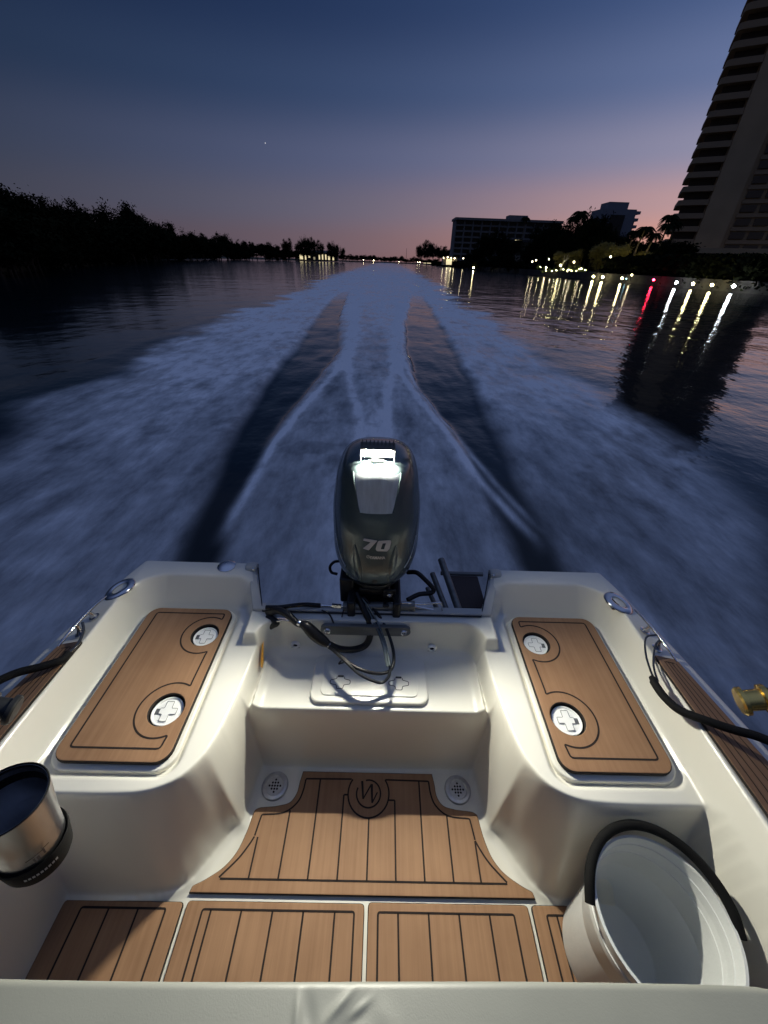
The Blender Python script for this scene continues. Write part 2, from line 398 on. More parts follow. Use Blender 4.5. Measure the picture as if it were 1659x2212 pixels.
def sdf(P, X, Y):
    P = np.array(P); d = np.full(X.shape, 1e9); ins = np.zeros(X.shape, bool)
    for i in range(len(P)):
        a = P[i]; b = P[(i + 1) % len(P)]; e = b - a
        wx = X - a[0]; wy = Y - a[1]; t = np.clip((wx * e[0] + wy * e[1]) / (e @ e), 0, 1)
        d = np.minimum(d, np.hypot(wx - t * e[0], wy - t * e[1]))
        c = ((a[1] <= Y) != (b[1] <= Y)); 
        with np.errstate(divide='ignore', invalid='ignore'):
            xi = a[0] + (Y - a[1]) * e[0] / (e[1] if e[1] else 1e-9)
        ins ^= c & (X < xi)
    return np.where(ins, -d, d)
def smooth_curve(p, k=5): return [(q.x, q.y) for q in cr([Vector((a, b, 0)) for a, b in p], k)]
rimc = smooth_curve([(.43, 1.045), (.41, .99), (.405, .92), (.405, .85), (.408, .785), (.414, .70), (.421, .643), (.434, .575), (.457, .513), (.492, .468), (.546, .441), (.61, .430), (.70, .427), (.80, .427)])
rim = rimc + [(1.4, .427), (1.4, 1.4), (.43, 1.4)]
footc = smooth_curve([(.385, .955), (.39, .85), (.40, .76), (.412, .66), (.418, .58), (.422, .52)], 4) + smooth_curve([(.4225, .515), (.45, .498), (.480, .452), (.508, .400), (.545, .357), (.62, .336), (.75, .33)], 5)
foot = [(.385, 1.4)] + footc + [(1.4, .33), (1.4, 1.4)]
XO = [(-4.0, .10), (-3.6, .55), (-3.0, .90), (-2.2, 1.10), (-1.0, 1.19), (0, 1.185), (.3, 1.165), (.6, 1.122), (.87, 1.06), (1.07, 1.0), (1.21, .95)]
def gdrop(x, y):                 # the gunwale falls away outboard
    k = 1 - .6 * np.clip((y - .98) / .2, 0, 1)
    return -.27 * np.maximum(0, np.abs(x) - .93) * k * (np.asarray(y) > -2.15)
def shear(o):
    for v in o.data.vertices: v.co.z += float(gdrop(v.co.x, v.co.y))
    for c in o.children: shear(c)
    return o
yg = np.concatenate([np.arange(-4, -2.1, .05), np.arange(-2.1, -.3, .03), np.arange(-.3, 0, .01), np.arange(0, 1.21, .0035), [1.21]])
ug = np.linspace(-1, 1, 641)
GY = yg[:, None] + 0 * ug[None, :]; XOy = lerp_t(GY, XO); GX = ug[None, :] * XOy; AX = np.abs(GX)
dr = sdf(rim, AX, GY); df = sdf(foot, AX, GY)
t = np.clip(-df / np.maximum(-df + dr, 1e-6), 0, 1); t = np.where(dr <= 0, 1, np.where(df >= 0, 0, t))
Hh = .45 * t + .024 * np.clip(1 - df / .035, 0, 1) ** 2 * (df > 0)
# hatch recess in the seat top
drc = sdf(rrect(.515, .468, .884, 1.062, [.05, .035, .05, .05]), AX, GY)
Hh = Hh - .016 * np.clip(-drc / .008, 0, 1)
# hull side, coaming and stern end
qx = AX - (.893 - .075); qy = GY - (1.066 - .075)
dc = np.hypot(np.maximum(qx, 0), np.maximum(qy, 0)) - .075 + np.minimum(np.maximum(qx, qy), 0)
wy_ = np.maximum(qy, 0) / (np.maximum(qx, 0) + np.maximum(qy, 0) + 1e-6)
tcg = np.clip(dc / (.034 + .036 * wy_), 0, 1)
side = .45 * np.clip((AX - .884) / .012, 0, 1)
coam = np.where(dc > 0, .45 + .11 * tcg, 0)
s_ = AX - (.44 + .06 * (GY - 1.02) / .18)
hedge = .505 + .055 * np.clip((GY - 1.02) / .18, 0, 1)
coam = np.where((dc > 0) & (AX < .43), 0, coam)
Hh = np.maximum(np.maximum(Hh, side), coam)
blk = np.where((s_ > -.03) & (s_ < .045) & (GY > 1.03), hedge + (Hh - hedge) * np.clip(s_ / .045, 0, 1), Hh)
Hh = np.where((GY > 1.03) & (s_ > -.03), blk, Hh)
# motor well
well = .35 * np.clip((GY - .703) / .012, 0, 1) * (AX < .46)
qx = AX - (.394 - .06); qy = GY - (.957 - .06)
dw = np.hypot(np.maximum(qx, 0), np.maximum(qy, 0)) - .06 + np.minimum(np.maximum(qx, qy), 0)
well = np.where((GY > .715) & (AX < .46), .35 + .15 * np.clip(dw / .016, 0, 1) * (GY > .90) + .028 * np.clip(1 + dw / .04, 0, 1) ** 2 * (dw < 0), well)
Hh = np.where((AX < .46) & (GY > .70), np.maximum(np.where((GY > .957) & (AX < .43), 0, Hh), well), Hh)
Hh = Hh + np.where(AX > .92, gdrop(AX, GY), 0)
Hh = np.where(GY < -2.15, .56, Hh)
Hh = Hh - .010 * np.clip((AX - (XOy - .014)) / .014, 0, 1) ** 2 * (GY > -9)
def blur(A, n):
    for _ in range(n):
        B = A.copy(); B[1:-1] = (A[:-2] + 2 * A[1:-1] + A[2:]) / 4; A = B.copy(); A[:, 1:-1] = (B[:, :-2] + 2 * B[:, 1:-1] + B[:, 2:]) / 4
    return A
Hh = blur(Hh, 3)
dzdx = np.gradient(Hh, axis=1) / np.gradient(GX, axis=1); dzdy = np.gradient(Hh, axis=0) / np.gradient(GY, axis=0)
nrm = np.stack([-dzdx, -dzdy, np.ones_like(Hh)], -1); nrm /= np.linalg.norm(nrm, axis=-1, keepdims=True)
V3 = np.stack([GX, GY, Hh], -1).reshape(-1, 3); N3 = nrm.reshape(-1, 3)
idx = np.arange(Hh.size).reshape(Hh.shape)
Q = np.stack([idx[:-1, :-1], idx[:-1, 1:], idx[1:, 1:], idx[1:, :-1]], -1).reshape(-1, 4)
cx = V3[Q][:, :, 0].mean(1); cy = V3[Q][:, :, 1].mean(1); ax = np.abs(cx)
cut = (cy > 1.012) & (ax < .44 + .06 * (cy - 1.02) / .18 + .001)
dcq = dc.reshape(-1)[Q].max(1); dfq = df.reshape(-1)[Q].min(1)
reg = np.zeros(len(Q), int)                                        # 0 floor
reg[(dfq < .02) & (cy > .29)] = 1                                  # seats
reg[(dcq > -.003) & (ax > .42)] = 2                                # gunwale and coaming
reg[(ax < .403) & (cy > .700)] = 3                                 # motor well
reg[cy < -2.15] = 4
def part_np(name, mask, mt):
    q = Q[mask & ~cut]; ids, inv = np.unique(q, return_inverse=True)
    me = np_mesh(name, V3[ids], inv.reshape(-1, 4), N3[ids]); me.materials.append(mt)
    o = bpy.data.objects.new(name, me); COL.objects.link(o); o.parent = boat; return o
part_np('cockpit_floor', reg == 0, GEL)
seatL = part_np('stern_seat', (reg == 1) & (cx < 0), GEL); seatR = part_np('stern_seat', (reg == 1) & (cx > 0), GEL)
part_np('gunwale', (reg == 2) & (cx < 0), GEL); part_np('gunwale', (reg == 2) & (cx > 0), GEL)
well_o = part_np('motor_well', reg == 3, GEL)
part_np('foredeck', reg == 4, GEL)

# hull outside, transom and the sides of the motor cut-out
b = MB()
for s in (-1, 1):
    rings = []
    for y in list(np.arange(-4, 1.2, .1)) + [1.21]:
        xo = float(np.interp(y, [q[0] for q in XO], [q[1] for q in XO])); 
        gd = float(gdrop(xo, y)); rings.append([(s * (xo + dx), y, z + gd * (z > .4)) for dx, z in ((0, .552), (.012, .535), (.016, .50), (.012, .47), (-.012, .455), (-.02, .30), (-.05, .05), (-.14, -.14), (-min(.5, xo), -.32), (-xo, -.42))])
    b.loft(rings, cap=False, closed=False)
    xo = .945
    b.add([(s * .50, 1.211, .545), (s * xo, 1.211, .550), (s * (xo - .02), 1.211, .30), (s * (xo - .14), 1.211, -.14), (s * .5, 1.211, -.3)], [(0, 1, 2, 3, 4)])
    b.add([(s * .437, 1.015, .49), (s * .502, 1.211, .545), (s * .502, 1.211, -.3), (s * .437, 1.015, -.3)], [(0, 1, 2, 3)])
b.add([(-.437, 1.03, .49), (.437, 1.03, .49), (.437, 1.03, -.3), (-.437, 1.03, -.3)], [(0, 1, 2, 3)])
b.build('hull', HULLM, boat)
# u-shaped aft rail with the round ends
b = MB()
path = [(-.505, 1.205, .553), (-.436, 1.026, .507), (.436, 1.026, .507), (.505, 1.205, .553)]
rings = []
for i, p in enumerate(path):
    n = [(-.018, 0), (-.016, -.018), (.016, -.018), (.018, 0)][i]; n = [(-1, .3), (-.9, -1), (.9, -1), (1, .3)][i]
    x, y, z = p; w = .017
    rings.append([(x + n[0] * w * 1, y + n[1] * w, z + .006), (x - n[0] * w, y - n[1] * w, z + .006), (x - n[0] * w, y - n[1] * w, z - .06), (x + n[0] * w, y + n[1] * w, z - .06)])
b.loft(rings)
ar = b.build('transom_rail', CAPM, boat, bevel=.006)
for s in (-1, 1):
    b = MB(); b.lathe([(.001, -.022), (.022, -.022), (.026, -.016), (.026, .016), (.022, .022), (.001, .022)], (s * .500, 1.195, .545), 28, rot=Matrix.Rotation(R(90), 3, 'Y'))
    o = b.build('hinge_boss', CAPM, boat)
    b = MB(); b.lathe([(.001, 0), (.0045, 0), (.0045, .002), (.002, .003), (.001, .003)], (s * .487, 1.172, .566), 14); b.build('screw', CHR, o)
# dark seam inside the rail
b = MB()
b.tube([(-.474, 1.19, .556), (-.412, 1.0055, .5055), (.412, 1.0055, .5055), (.474, 1.19, .556)], .0028, 8, smooth=0); b.build('rail_seam', BLK, boat)

# teak pads on the floor (half outlines measured from the centre line)
def c5(x, y, z=.012):
    p = atz(405 + .4639 * x, 1539 + .4639 * y, z + SOLE); return (p.x, p.y)
half = [(.242, .676)] + smooth_curve([(.248, .64), (.252, .605), (.272, .576), (.315, .565)], 4) + [(.372, .560), (.388, .552)] + smooth_curve([(.391, .53), (.397, .49), (.412, .44), (.44, .402), (.485, .373), (.520, .357)], 4) + [(.524, .340)]
half = fillet(half, .006, 3)
out_main = half + mir(half)[::-1]
gl = []
hb = smooth_curve([(.226, .650), (.230, .61), (.244, .575), (.285, .545), (.358, .538)], 4) + [(.361, .52), (.366, .48)]
topc = circ(.006, .612, .074, 0, 360)
gl.append((fillet([(.066, .652)] + hb, .004, 3), False)); gl.append((mir(fillet([(.058, .652)] + hb, .004, 3)), False))
gl.append((circ(.006, .608, .0735, 36, -216, 40), False))
gl.append(([(-.442, .373), (.446, .373)], False))
tri = smooth_curve([(.366, .478), (.378, .455), (.402, .42), (.446, .376)], 4)
gl.append((tri, False)); gl.append((mir(tri), False))
for i, x in enumerate((-.355, -.264, -.173, -.082, .010, .100, .190, .280, .365)):
    a = abs(x)
    top = {.355: .477, .264: .552, .173: .652, .082: .602, .010: .535, .100: .588, .190: .652, .280: .548, .365: .477}[a]
    gl.append(([(x, .373), (x, top)], False))
gl.append(([(-.082, .602), (-.0675, .602)], False)); gl.append(([(.100, .588), (.077, .588)], False))
gl.append((circ(.006, .607, .043, 105, -205, 36), False))
pm = pad('floor_pad', [out_main], .001, .014, gl, boat)
tag(pm, 'curved aft floor pad with a round W emblem')
b = MB(); 
def stroke(mb, a, c, w0, w1, z, m=0):
    a = Vector(a); c = Vector(c); t = (c - a).normalized(); n = Vector((-t.y, t.x))
    mb.add([(a.x + n.x * w0, a.y + n.y * w0, z), (a.x - n.x * w0, a.y - n.y * w0, z), (c.x - n.x * w1, c.y - n.y * w1, z), (c.x + n.x * w1, c.y + n.y * w1, z)], [(0, 1, 2, 3)], m)
def lg(x, y): return (.006 + (x - 785) * .000151, .607 - (y - 615) * .000146)
for i, (a, c, w0, w1) in enumerate([((620, 345), (662, 730), .0042, .003), ((662, 730), (850, 410), .0022, .0026), ((855, 410), (878, 810), .0045, .003), ((878, 810), (995, 585), .0022, .0022)]):
    stroke(b, lg(*a), lg(*c), w0, w1, .0148 + .0001 * i)
b.build('emblem', GRV, pm, smooth=False)

def plank_pad(x0, x1, y0, y1, bx0, bx1, planks, slant0=0, slant1=0):
    lp = fillet([(x0, y1), (x1, y1), (x1 + slant1, y0), (x0 + slant0, y0)], .012, 4, True)
    g = [(fillet([(bx0, y0 + .05), (bx0, .306), (bx1, .306), (bx1, y0 + .05)], .006, 3), False)]
    for x in planks: g.append(([(x, .306), (x, y0 + .05)], False))
    return pad('floor_pad', [lp], .001, .014, g, boat)
plank_pad(-.519, .006, -.62, .325, -.468, -.024, (-.443, -.354, -.263, -.173, -.081))
plank_pad(.016, .495, -.62, .328, .046, .448, (.105, .195, .285, .375))
plank_pad(-.880, -.529, -.62, .322, -.82, -.575, (-.74, -.655))
plank_pad(.505, .880, -.62, .328, .545, .82, (.575, .66, .745))

# floor drains
def drain(x, y):
    b = MB(); b.lathe([(.001, .003), (.030, .003), (.033, .006), (.044, .0055), (.048, .001), (.048, -.004), (.001, -.004)], (x, y, 0), 36)
    d = b.build('drain', BRS, boat)
    b = MB()
    for gx, gy in [(i, j) for i in range(-2, 3) for j in range(-2, 3) if abs(i) + abs(j) <= 2]:
        a = R(0); px = gx * .0098; py = gy * .0098
        b.lathe([(.001, .0034), (.0037, .0034)], (x + px, y + py, 0), 10, cap=True)
    b.build('drain_hole', BLK, d, smooth=False)
drain(-.337, .630); drain(.333, .630)

# hatches on the two stern seats
def hatch(s, seat):
    b = MB(); v, f, nz = slab([rrect(.526, .481, .872, 1.058, .055)], .430, .451, .004); b.add([(s * p[0], p[1], p[2]) for p in v], [q[::-1] if s < 0 else q for q in f])
    lid = b.build('hatch_lid', GEL, boat, angle=50)
    x0, y0, x1, y1 = .538, .496, .857, 1.046
    loops = [rrect(x0, y0, x1, y1, .040), circ(.604, .922, .0465)[::-1], circ(.610, .645, .0500)[::-1]]
    loops = [[(s * p[0], p[1]) for p in l] for l in loops]
    i0, j0, i1, j1 = x0 + .028, y0 + .036, x1 - .034, y1 - .026
    def arc(cx, cy, r):
        # arc bulging outboard, from the aft side to the fore side, meeting x=i0
        return [(cx + r * math.cos(R(a)), cy + r * math.sin(R(a))) for a in np.linspace(118, -118, 26)]
    a1 = arc(.604, .922, .080); a2 = arc(.610, .645, .086)
    line = [(i1, j1), (i0, j1), (i0, a1[0][1] + .012)] + a1 + [(i0 + .003, a1[-1][1] - .012), (i0 + .005, a2[0][1] + .012)] + a2 + [(i0 + .006, a2[-1][1] - .014), (i0 + .008, j0), (i1, j0)]
    line = fillet(line, .010, 3, True)
    pd = pad('teak_pad', loops, .4515, .4675, [([(s * p[0], p[1]) for p in line], True)], lid)
    for (lx, ly, r) in ((.604, .922, .0455), (.610, .645, .0490)):
        b = MB(); X_, Y_ = s * lx, ly
        b.lathe([(.001, .4535), (r - .010, .4535), (r - .007, .457), (r - .004, .457), (r - .004, .452)], (X_, Y_, 0), 36)
        la = b.build('latch', WPL, lid)
        b = MB(); b.lathe([(.001, .4518), (r + .005, .4518)], (X_, Y_, 0), 36); b.build('latch_gap_shade', BLK, la, smooth=False)  # black disc paints the dark gap and the pad's shadow round the latch
        b = MB(); k = r / .043                       # cross shaped folding handle
        hp2 = fillet([(X_ + s * (p - .002) * k * .88, Y_ + q * k * .9) for p, q in ((-.011, .030), (.011, .030), (.011, .009), (.030, .009), (.030, -.009), (.011, -.009), (.011, -.030), (-.011, -.030), (-.011, -.009), (-.022, -.009), (-.022, .009), (-.011, .009))], .003, 3, True)
        if s > 0: hp2 = [(2 * X_ - x_, y_) for x_, y_ in hp2]
        else: hp2 = [(2 * X_ - x_, y_) for x_, y_ in hp2]
        nq = len(hp2); b.add([(x_, y_, .4560) for x_, y_ in hp2] + [(x_, y_, .4537) for x_, y_ in hp2], [tuple(range(nq)) if s > 0 else tuple(range(nq - 1, -1, -1))] + [(q_, (q_ + 1) % nq, nq + (q_ + 1) % nq, nq + q_) for q_ in range(nq)])
        b.ribbon(hp2, .0016, .4564, 1, True); b.build('latch_handle', [WPL, GREYA], la, smooth=False)  # grey outline ribbon stands in for shading round the white handle
        b = MB(); b.box((X_ + s * .0265 * k, Y_ - .001, .4538), (.012, .018, .0012)); b.build('finger_recess', GREYA, la, smooth=False)
hatch(-1, seatL); hatch(1, seatR)

# hatch in the motor well
b = MB(); v, f, nz = slab([rrect(-.206, .738, .204, .928, .035)], .349, .366, .006); b.add(v, f); wh = b.build('well_hatch', GEL, boat, angle=50)
b = MB(); v, f, nz = slab([rrect(-.170, .762, .168, .912, .02)], .3655, .3695, .0018); b.add(v, f); b.build('inner_panel', GEL, wh, angle=50)
for lx in (-.105, .102):
    b = MB(); 
    pts = [(lx - .013, .832), (lx - .013, .824), (lx - .035, .818), (lx - .035, .804), (lx - .013, .800), (lx - .011, .786), (lx + .011, .786), (lx + .013, .800), (lx + .035, .804), (lx + .035, .818), (lx + .013, .824), (lx + .013, .832)]
    b.ribbon(fillet(pts, .004, 3), .0026, .3702, 0, False)
    v, f, nz = slab([rrect(lx - .011, .830, lx + .011, .838, .003)], .3696, .3704, .0003); b.add(v, f)
    b.build('latch_outline', BLK, wh, smooth=False)

# transom plate, through-hulls, label, rigging opening
b = MB()
pl = rrect(-.190, .444, .145, .492, .0235, 8)
yp = .9585
v = [(x, yp - .004, z) for x, z in pl] + [(x, yp + .01, z) for x, z in pl]; n = len(pl)
b.add(v, [tuple(range(n))] + [(k, (k + 1) % n, n + (k + 1) % n, n + k)[::-1] for k in range(n)])
b.ribbon([(p[0] * .985 - .0005, p[1]) for p in pl], .0001, 0) if False else None
tp = b.build('transom_plate', GREYA, boat, bevel=.0015)
rx = Matrix.Rotation(R(90), 3, 'X')
for x in (-.164, .119):
    b = MB(); b.lathe([(.001, .001), (.006, .001), (.007, .0055), (.011, .0065), (.0135, .003), (.0135, 0), (.001, 0)], (x, yp - .004, .468), 24, rot=rx); bo = b.build('plate_bolt', CHR, tp)
for x in (-.290, .232):
    b = MB(); b.lathe([(.0085, -.004), (.0085, .004), (.011, .0065), (.015, .005), (.017, .001), (.017, -.004)], (x, .953, .383), 26, rot=rx, cap=False)
    h = b.build('drain_fitting', WPL, boat)
    b = MB(); b.lathe([(.001, .0), (.0088, .0)], (x, .952, .383), 20, rot=rx); b.build('bore', BLK, h, smooth=False)
    b = MB(); b.lathe([(.001, 0), (.018, 0), (.022, .0012), (.001, .0012)], (x, .9475, .3625), 20, rot=Matrix.Rotation(R(60), 3, 'X'), sy=.5); b.build('rust_stain', GRIME, h)
b = MB()
p = [(-.4005, .925, .437), (-.4005, .905, .441), (-.3945, .842, .402), (-.3935, .853, .378), (-.3945, .873, .380)]
b.add([(x - .0018 + .006, y, z) for x, y, z in p], [(0, 1, 2, 3, 4)]); b.build('warning_label', STK, boat, smooth=False)
b = MB(); b.lathe([(.001, 0), (.030, 0), (.034, .006), (.034, .010), (.028, .014), (.001, .014)], (-.412, 1.0, .455), 24, rot=Matrix.Rotation(R(80), 3, 'Y')); b.build('rigging_grommet', BLK, boat)

# teak strips on the gunwales
for s in (-1, 1):
    lp = fillet([(s * .925, .806), (s * 1.012, .806), (s * 1.090, .44), (s * 1.10, .15), (s * 1.10, -.6), (s * .942, -.6), (s * .942, .40)], .012, 4, True)
    if s < 0: lp = lp[::-1]
    gr = [([(s * .955, .785), (s * .988, .785)], False)] + [([(s * (.951 + .042 * q), .785), (s * (.966 + .092 * q), .44), (s * (.966 + .098 * q), -.5)], False) for q in (0, .3, .62, 1)]
    pad('gunwale_pad', [lp], .560, .570, gr, boat, .003); shear(COL.objects[-1])

# flush rod holders and the round cap
def rod_holder(x, y, sgn):
    b = MB(); rot = Matrix.Rotation(R(25 * sgn), 3, 'Z')
    b.lathe([(.022, -.03), (.022, .004), (.026, .007), (.038, .0065), (.044, .003), (.046, -.002)], (x, y, .561), 36, sy=1.25, rot=rot, cap=False); r = b.build('rod_holder', CHR, boat)
    b = MB(); b.lathe([(.001, 0), (.0225, 0)], (x, y, .559), 28, sy=1.25, rot=rot); b.build('bore', BLK, r, smooth=False); shear(r)
rod_holder(-.955, 1.052, -1); rod_holder(.936, 1.045, 1)
b = MB(); b.lathe([(.036, -.002), (.036, .003), (.031, .006), (.026, .010), (.014, .013), (.001, .014)], (-.600, 1.190, .560), 36, cap=False); b.build('deck_cap', CHR, boat)

# cleats
def cleat(s):
    b = MB(); x = s * .968; y = .88
    b.tube([(x + s * -.014, y + .105, .592), (x - s * .007, y + .06, .598), (x, y, .600), (x + s * .006, y - .06, .598), (x + s * .012, y - .105, .590)], lambda t: .0062 - .0035 * abs(2 * t - 1) ** 3, 12)
    for dy in (-.03, .03):
        b.tube([(x - s * .001 * dy, y + dy, .60), (x - s * .002, y + dy * 1.05, .58), (x - s * .002, y + dy * 1.2, .563)], lambda t: .006 + .006 * t * t, 12)
        b.lathe([(.001, .562), (.016, .562), (.016, .565), (.001, .567)], (x - s * .002, y + dy * 1.2, 0), 20)
    return shear(b.build('cleat', CHR, boat))
cleat(-1); cleat(1)

# ------------------------------------------------------------ swim ladder on the transom
lad = thing('boarding_ladder', (.36, 1.10, SOLE + .38), 'folded boarding ladder behind the transom, right of the outboard motor', 'ladder')
def loc(o, P): return [Vector(p) + Vector((0, 0, SOLE)) - o.location for p in P]
for k, (x0, y0, z0, x1, y1, z1, r) in enumerate(((.315, 1.05, .42, .262, 1.30, .45, .012), (.352, 1.05, .45, .300, 1.34, .50, .015), (.300, 1.05, .38, .240, 1.26, .40, .010))):
    b = MB(); b.tube(loc(lad, [(x0, y0, z0), (x1, y1, z1)]), r, 14, smooth=0); b.build('rail', GREYA, lad)
b = MB(); b.box(Vector((.40, 1.20, .44 + SOLE)) - lad.location, (.13, .19, .014)); b.build('step', mat('dark_teak', (.028, .014, .012), .6, var=(30, .3, (8, 1, 1))), lad, bevel=.003)
b = MB(); b.tube(loc(lad, [(.30, 1.305, .45), (.49, 1.305, .45)]), .010, 12, smooth=0); b.build('crossbar', GREYA, lad)

# ------------------------------------------------------------ outboard motor
mot = thing('outboard_motor', (.006, 1.10, SOLE), 'dark grey outboard motor marked 70 with a bright floodlight on its cowl', 'outboard motor')
MX, MY = .006, 1.10
SEC = [(.628, 1.28, .122, .238), (.640, 1.275, .137, .250), (.70, 1.272, .149, .260), (.77, 1.276, .150, .260), (.84, 1.283, .150, .255), (.89, 1.287, .147, .245), (.925, 1.288, .142, .233), (.98, 1.285, .134, .210), (1.02, 1.273, .121, .185), (1.045, 1.259, .107, .160), (1.062, 1.245, .088, .130), (1.074, 1.23, .062, .09), (1.081, 1.22, .03, .045), (1.083, 1.215, .002, .003)]
zz = [s[0] for s in SEC]
def sec(z):
    z = min(max(z, SEC[0][0]), SEC[-1][0])
    return [float(np.interp(z, zz, [s[i] for s in SEC])) for i in (1, 2, 3)]
def ring(z, n=72, k=2.55, g=0):
    yc, hx, hy = sec(z); P = []
    for i in range(n):
        a = 2 * math.pi * i / n; c, s = math.cos(a), math.sin(a)
        P.append(((1.10 * hx + g) * math.copysign(abs(c) ** (2 / k), c), yc - MY + (hy + g) * math.copysign(abs(s) ** (2 / k), s), z))
    return P
def front(x, z, g=.0):
    yc, hx, hy = sec(z); k = 2.55
    return yc - MY - (hy * max(0, 1 - abs(x / hx / 1.10) ** k) ** (1 / k)) - g
# smooth the section table
zs = np.concatenate([np.linspace(.628, .65, 4), np.linspace(.67, 1.03, 26), np.linspace(1.035, 1.083, 16)])
def smooth_sec():
    P = cr([Vector((s[0], s[1], s[2])) for s in SEC], 5); Q_ = cr([Vector((s[0], s[3], 0)) for s in SEC], 5)
    return [(p.x, p.y, max(.001, p.z), max(.001, q.y)) for p, q in zip(P, Q_)]
SEC = smooth_sec(); SEC = sorted(SEC, key=lambda s: s[0]); zz = [s[0] for s in SEC]
COWL = mat('cowl_paint', (.085, .115, .118), .27, metal=.35, coat=.5, var=(400, .15))
SILV = mat('cowl_silver', (.50, .54, .57), .5, metal=.1, var=(14, .15, (6, 1, 1)))
LETR = mat('lettering', (.62, .58, .52), .4)
b = MB(); b.loft([ring(float(z)) for z in zs]); cowl = b.build('cowl', COWL, mot, angle=60)
b = MB(); rg = []                       # bright panel under the light
for i in range(15):
    z = .925 + .118 * i / 14; w = .055 + .022 * (i / 14) ** .8
    rg.append([(w * (j / 16 * 2 - 1), front(w * (j / 16 * 2 - 1), z, .0025), z + .001) for j in range(17)])
b.loft(rg, cap=False, closed=False); b.build('front_panel', SILV, cowl)
for s in (-1, 1):
    b = MB(); b.tube([(s * (.0555 + .022 * (i / 8) ** .8), front(.0555 + .022 * (i / 8) ** .8, .925 + .118 * i / 8, .0025), .925 + .118 * i / 8 + .001) for i in range(9)], .0028, 8); b.build('panel_trim', COWL, cowl)
# creases on the lower front
for s in (-1, 1):
    b = MB(); rg = []
    for i in range(14):
        z = .652 + .16 * i / 13; x0 = s * (.052 + .018 * i / 13); w = .013 * math.sin(math.pi * (i + .6) / 14.2) + .001
        rg.append([(x0 + w * (j / 6 * 2 - 1), front(x0 + w * (j / 6 * 2 - 1), z, .001 + .004 * math.cos((j / 6 * 2 - 1) * 1.5)), z) for j in range(7)])
    b.loft(rg, cap=False, closed=False); b.build('raised_crease', COWL, cowl)
    b = MB(); b.tube([(s * x, front(x, z, .0012), z) for x, z in ((.105, .702), (.122, .725), (.135, .755), (.145, .795))], lambda t: .0022 * (1 - .6 * t), 8); b.build('side_stripe', SILV, cowl)
# numerals
def cpt(cx_, cy_):
    p = at(729 + cx_ * .1123, 1134 + cy_ * .1123, 1.026); return p.x - MX, p.z - SOLE
def glyph(mb, loops, th, m=0):
    pts = [[cpt(*q) for q in l] for l in loops]
    v, f, nz = slab(pts, -th / 2, th / 2, .0004)
    mb.add([(x, front(x, y_, .0035) - z, y_) for x, y_, z in v], [q for q in f], m)
seven = fillet([(505, 265), (768, 296), (605, 456), (488, 434), (640, 322), (493, 300)], 8, 2, True)
zero = fillet([(790, 300), (1022, 305), (1036, 330), (1004, 440), (958, 484), (762, 470), (733, 440), (768, 330)], 18, 3, True)
zh = [(870, 343), (934, 343), (894, 447), (832, 440)]
b = MB(); glyph(b, [[(x + 9, y + 12) for x, y in seven]], .002); glyph(b, [[(x + 9, y + 12) for x, y in zero], [(x + 9, y + 12) for x, y in zh]], .002); 
b.v = [(x, y + .0022, z) for x, y, z in b.v]; b.build('numeral_shadow', BLK, cowl, smooth=False)
b = MB(); glyph(b, [seven], .002); b.build('numeral', LETR, cowl, smooth=False)
b = MB(); glyph(b, [zero, zh], .002); b.build('numeral', LETR, cowl, smooth=False)
def text_mesh(body, size, shear=0.0, bold=.0):
    cu = bpy.data.curves.new('t', 'FONT'); cu.body = body; cu.size = size; cu.shear = shear; cu.align_x = 'CENTER'; cu.offset = bold; cu.resolution_u = 3
    o = bpy.data.objects.new('t', cu); COL.objects.link(o)
    me = bpy.data.meshes.new_from_object(o.evaluated_get(bpy.context.evaluated_depsgraph_get()))
    v = [tuple(q.co) for q in me.vertices]; f = [tuple(p.vertices) for p in me.polygons]
    bpy.data.objects.remove(o); bpy.data.meshes.remove(me); bpy.data.curves.remove(cu); return v, f
b = MB(); v, f = text_mesh('YAMAHA', .0155, 0, .0006)
x0, z0 = cpt(768, 612); b.add([(x0 + x * .82, front(x0 + x * .82, z0 + y, .0022), z0 + y) for x, y, z in v], f)
xc, zc = cpt(593, 572)
for a0 in range(0, 360, 15):
    a, c = R(a0), R(a0 + 15); P = [(xc + r * math.cos(t_), zc + r * math.sin(t_)) for r, t_ in ((.0052, a), (.0062, a), (.0062, c), (.0052, c))]
    b.add([(x, front(x, z, .0022), z) for x, z in P], [(0, 1, 2, 3)])
for a0 in (90, 210, 330):
    a = R(a0); P = [(xc + .0045 * math.cos(a) + q * math.sin(a), zc + .0045 * math.sin(a) - q * math.cos(a)) for q in (.0006, -.0006)] + [(xc + q * math.sin(a), zc - q * math.cos(a)) for q in (-.0006, .0006)]
    b.add([(x, front(x, z, .0022), z) for x, z in P], [(0, 1, 2, 3)])
b.build('brand_lettering', LETR, cowl, smooth=False)
b = MB(); b.lathe([(.001, 0), (.009, 0), (.010, .003), (.001, .004)], (0, front(0, .660, -.001), .660), 18, rot=rx); b.build('latch_button', BLKP, cowl)
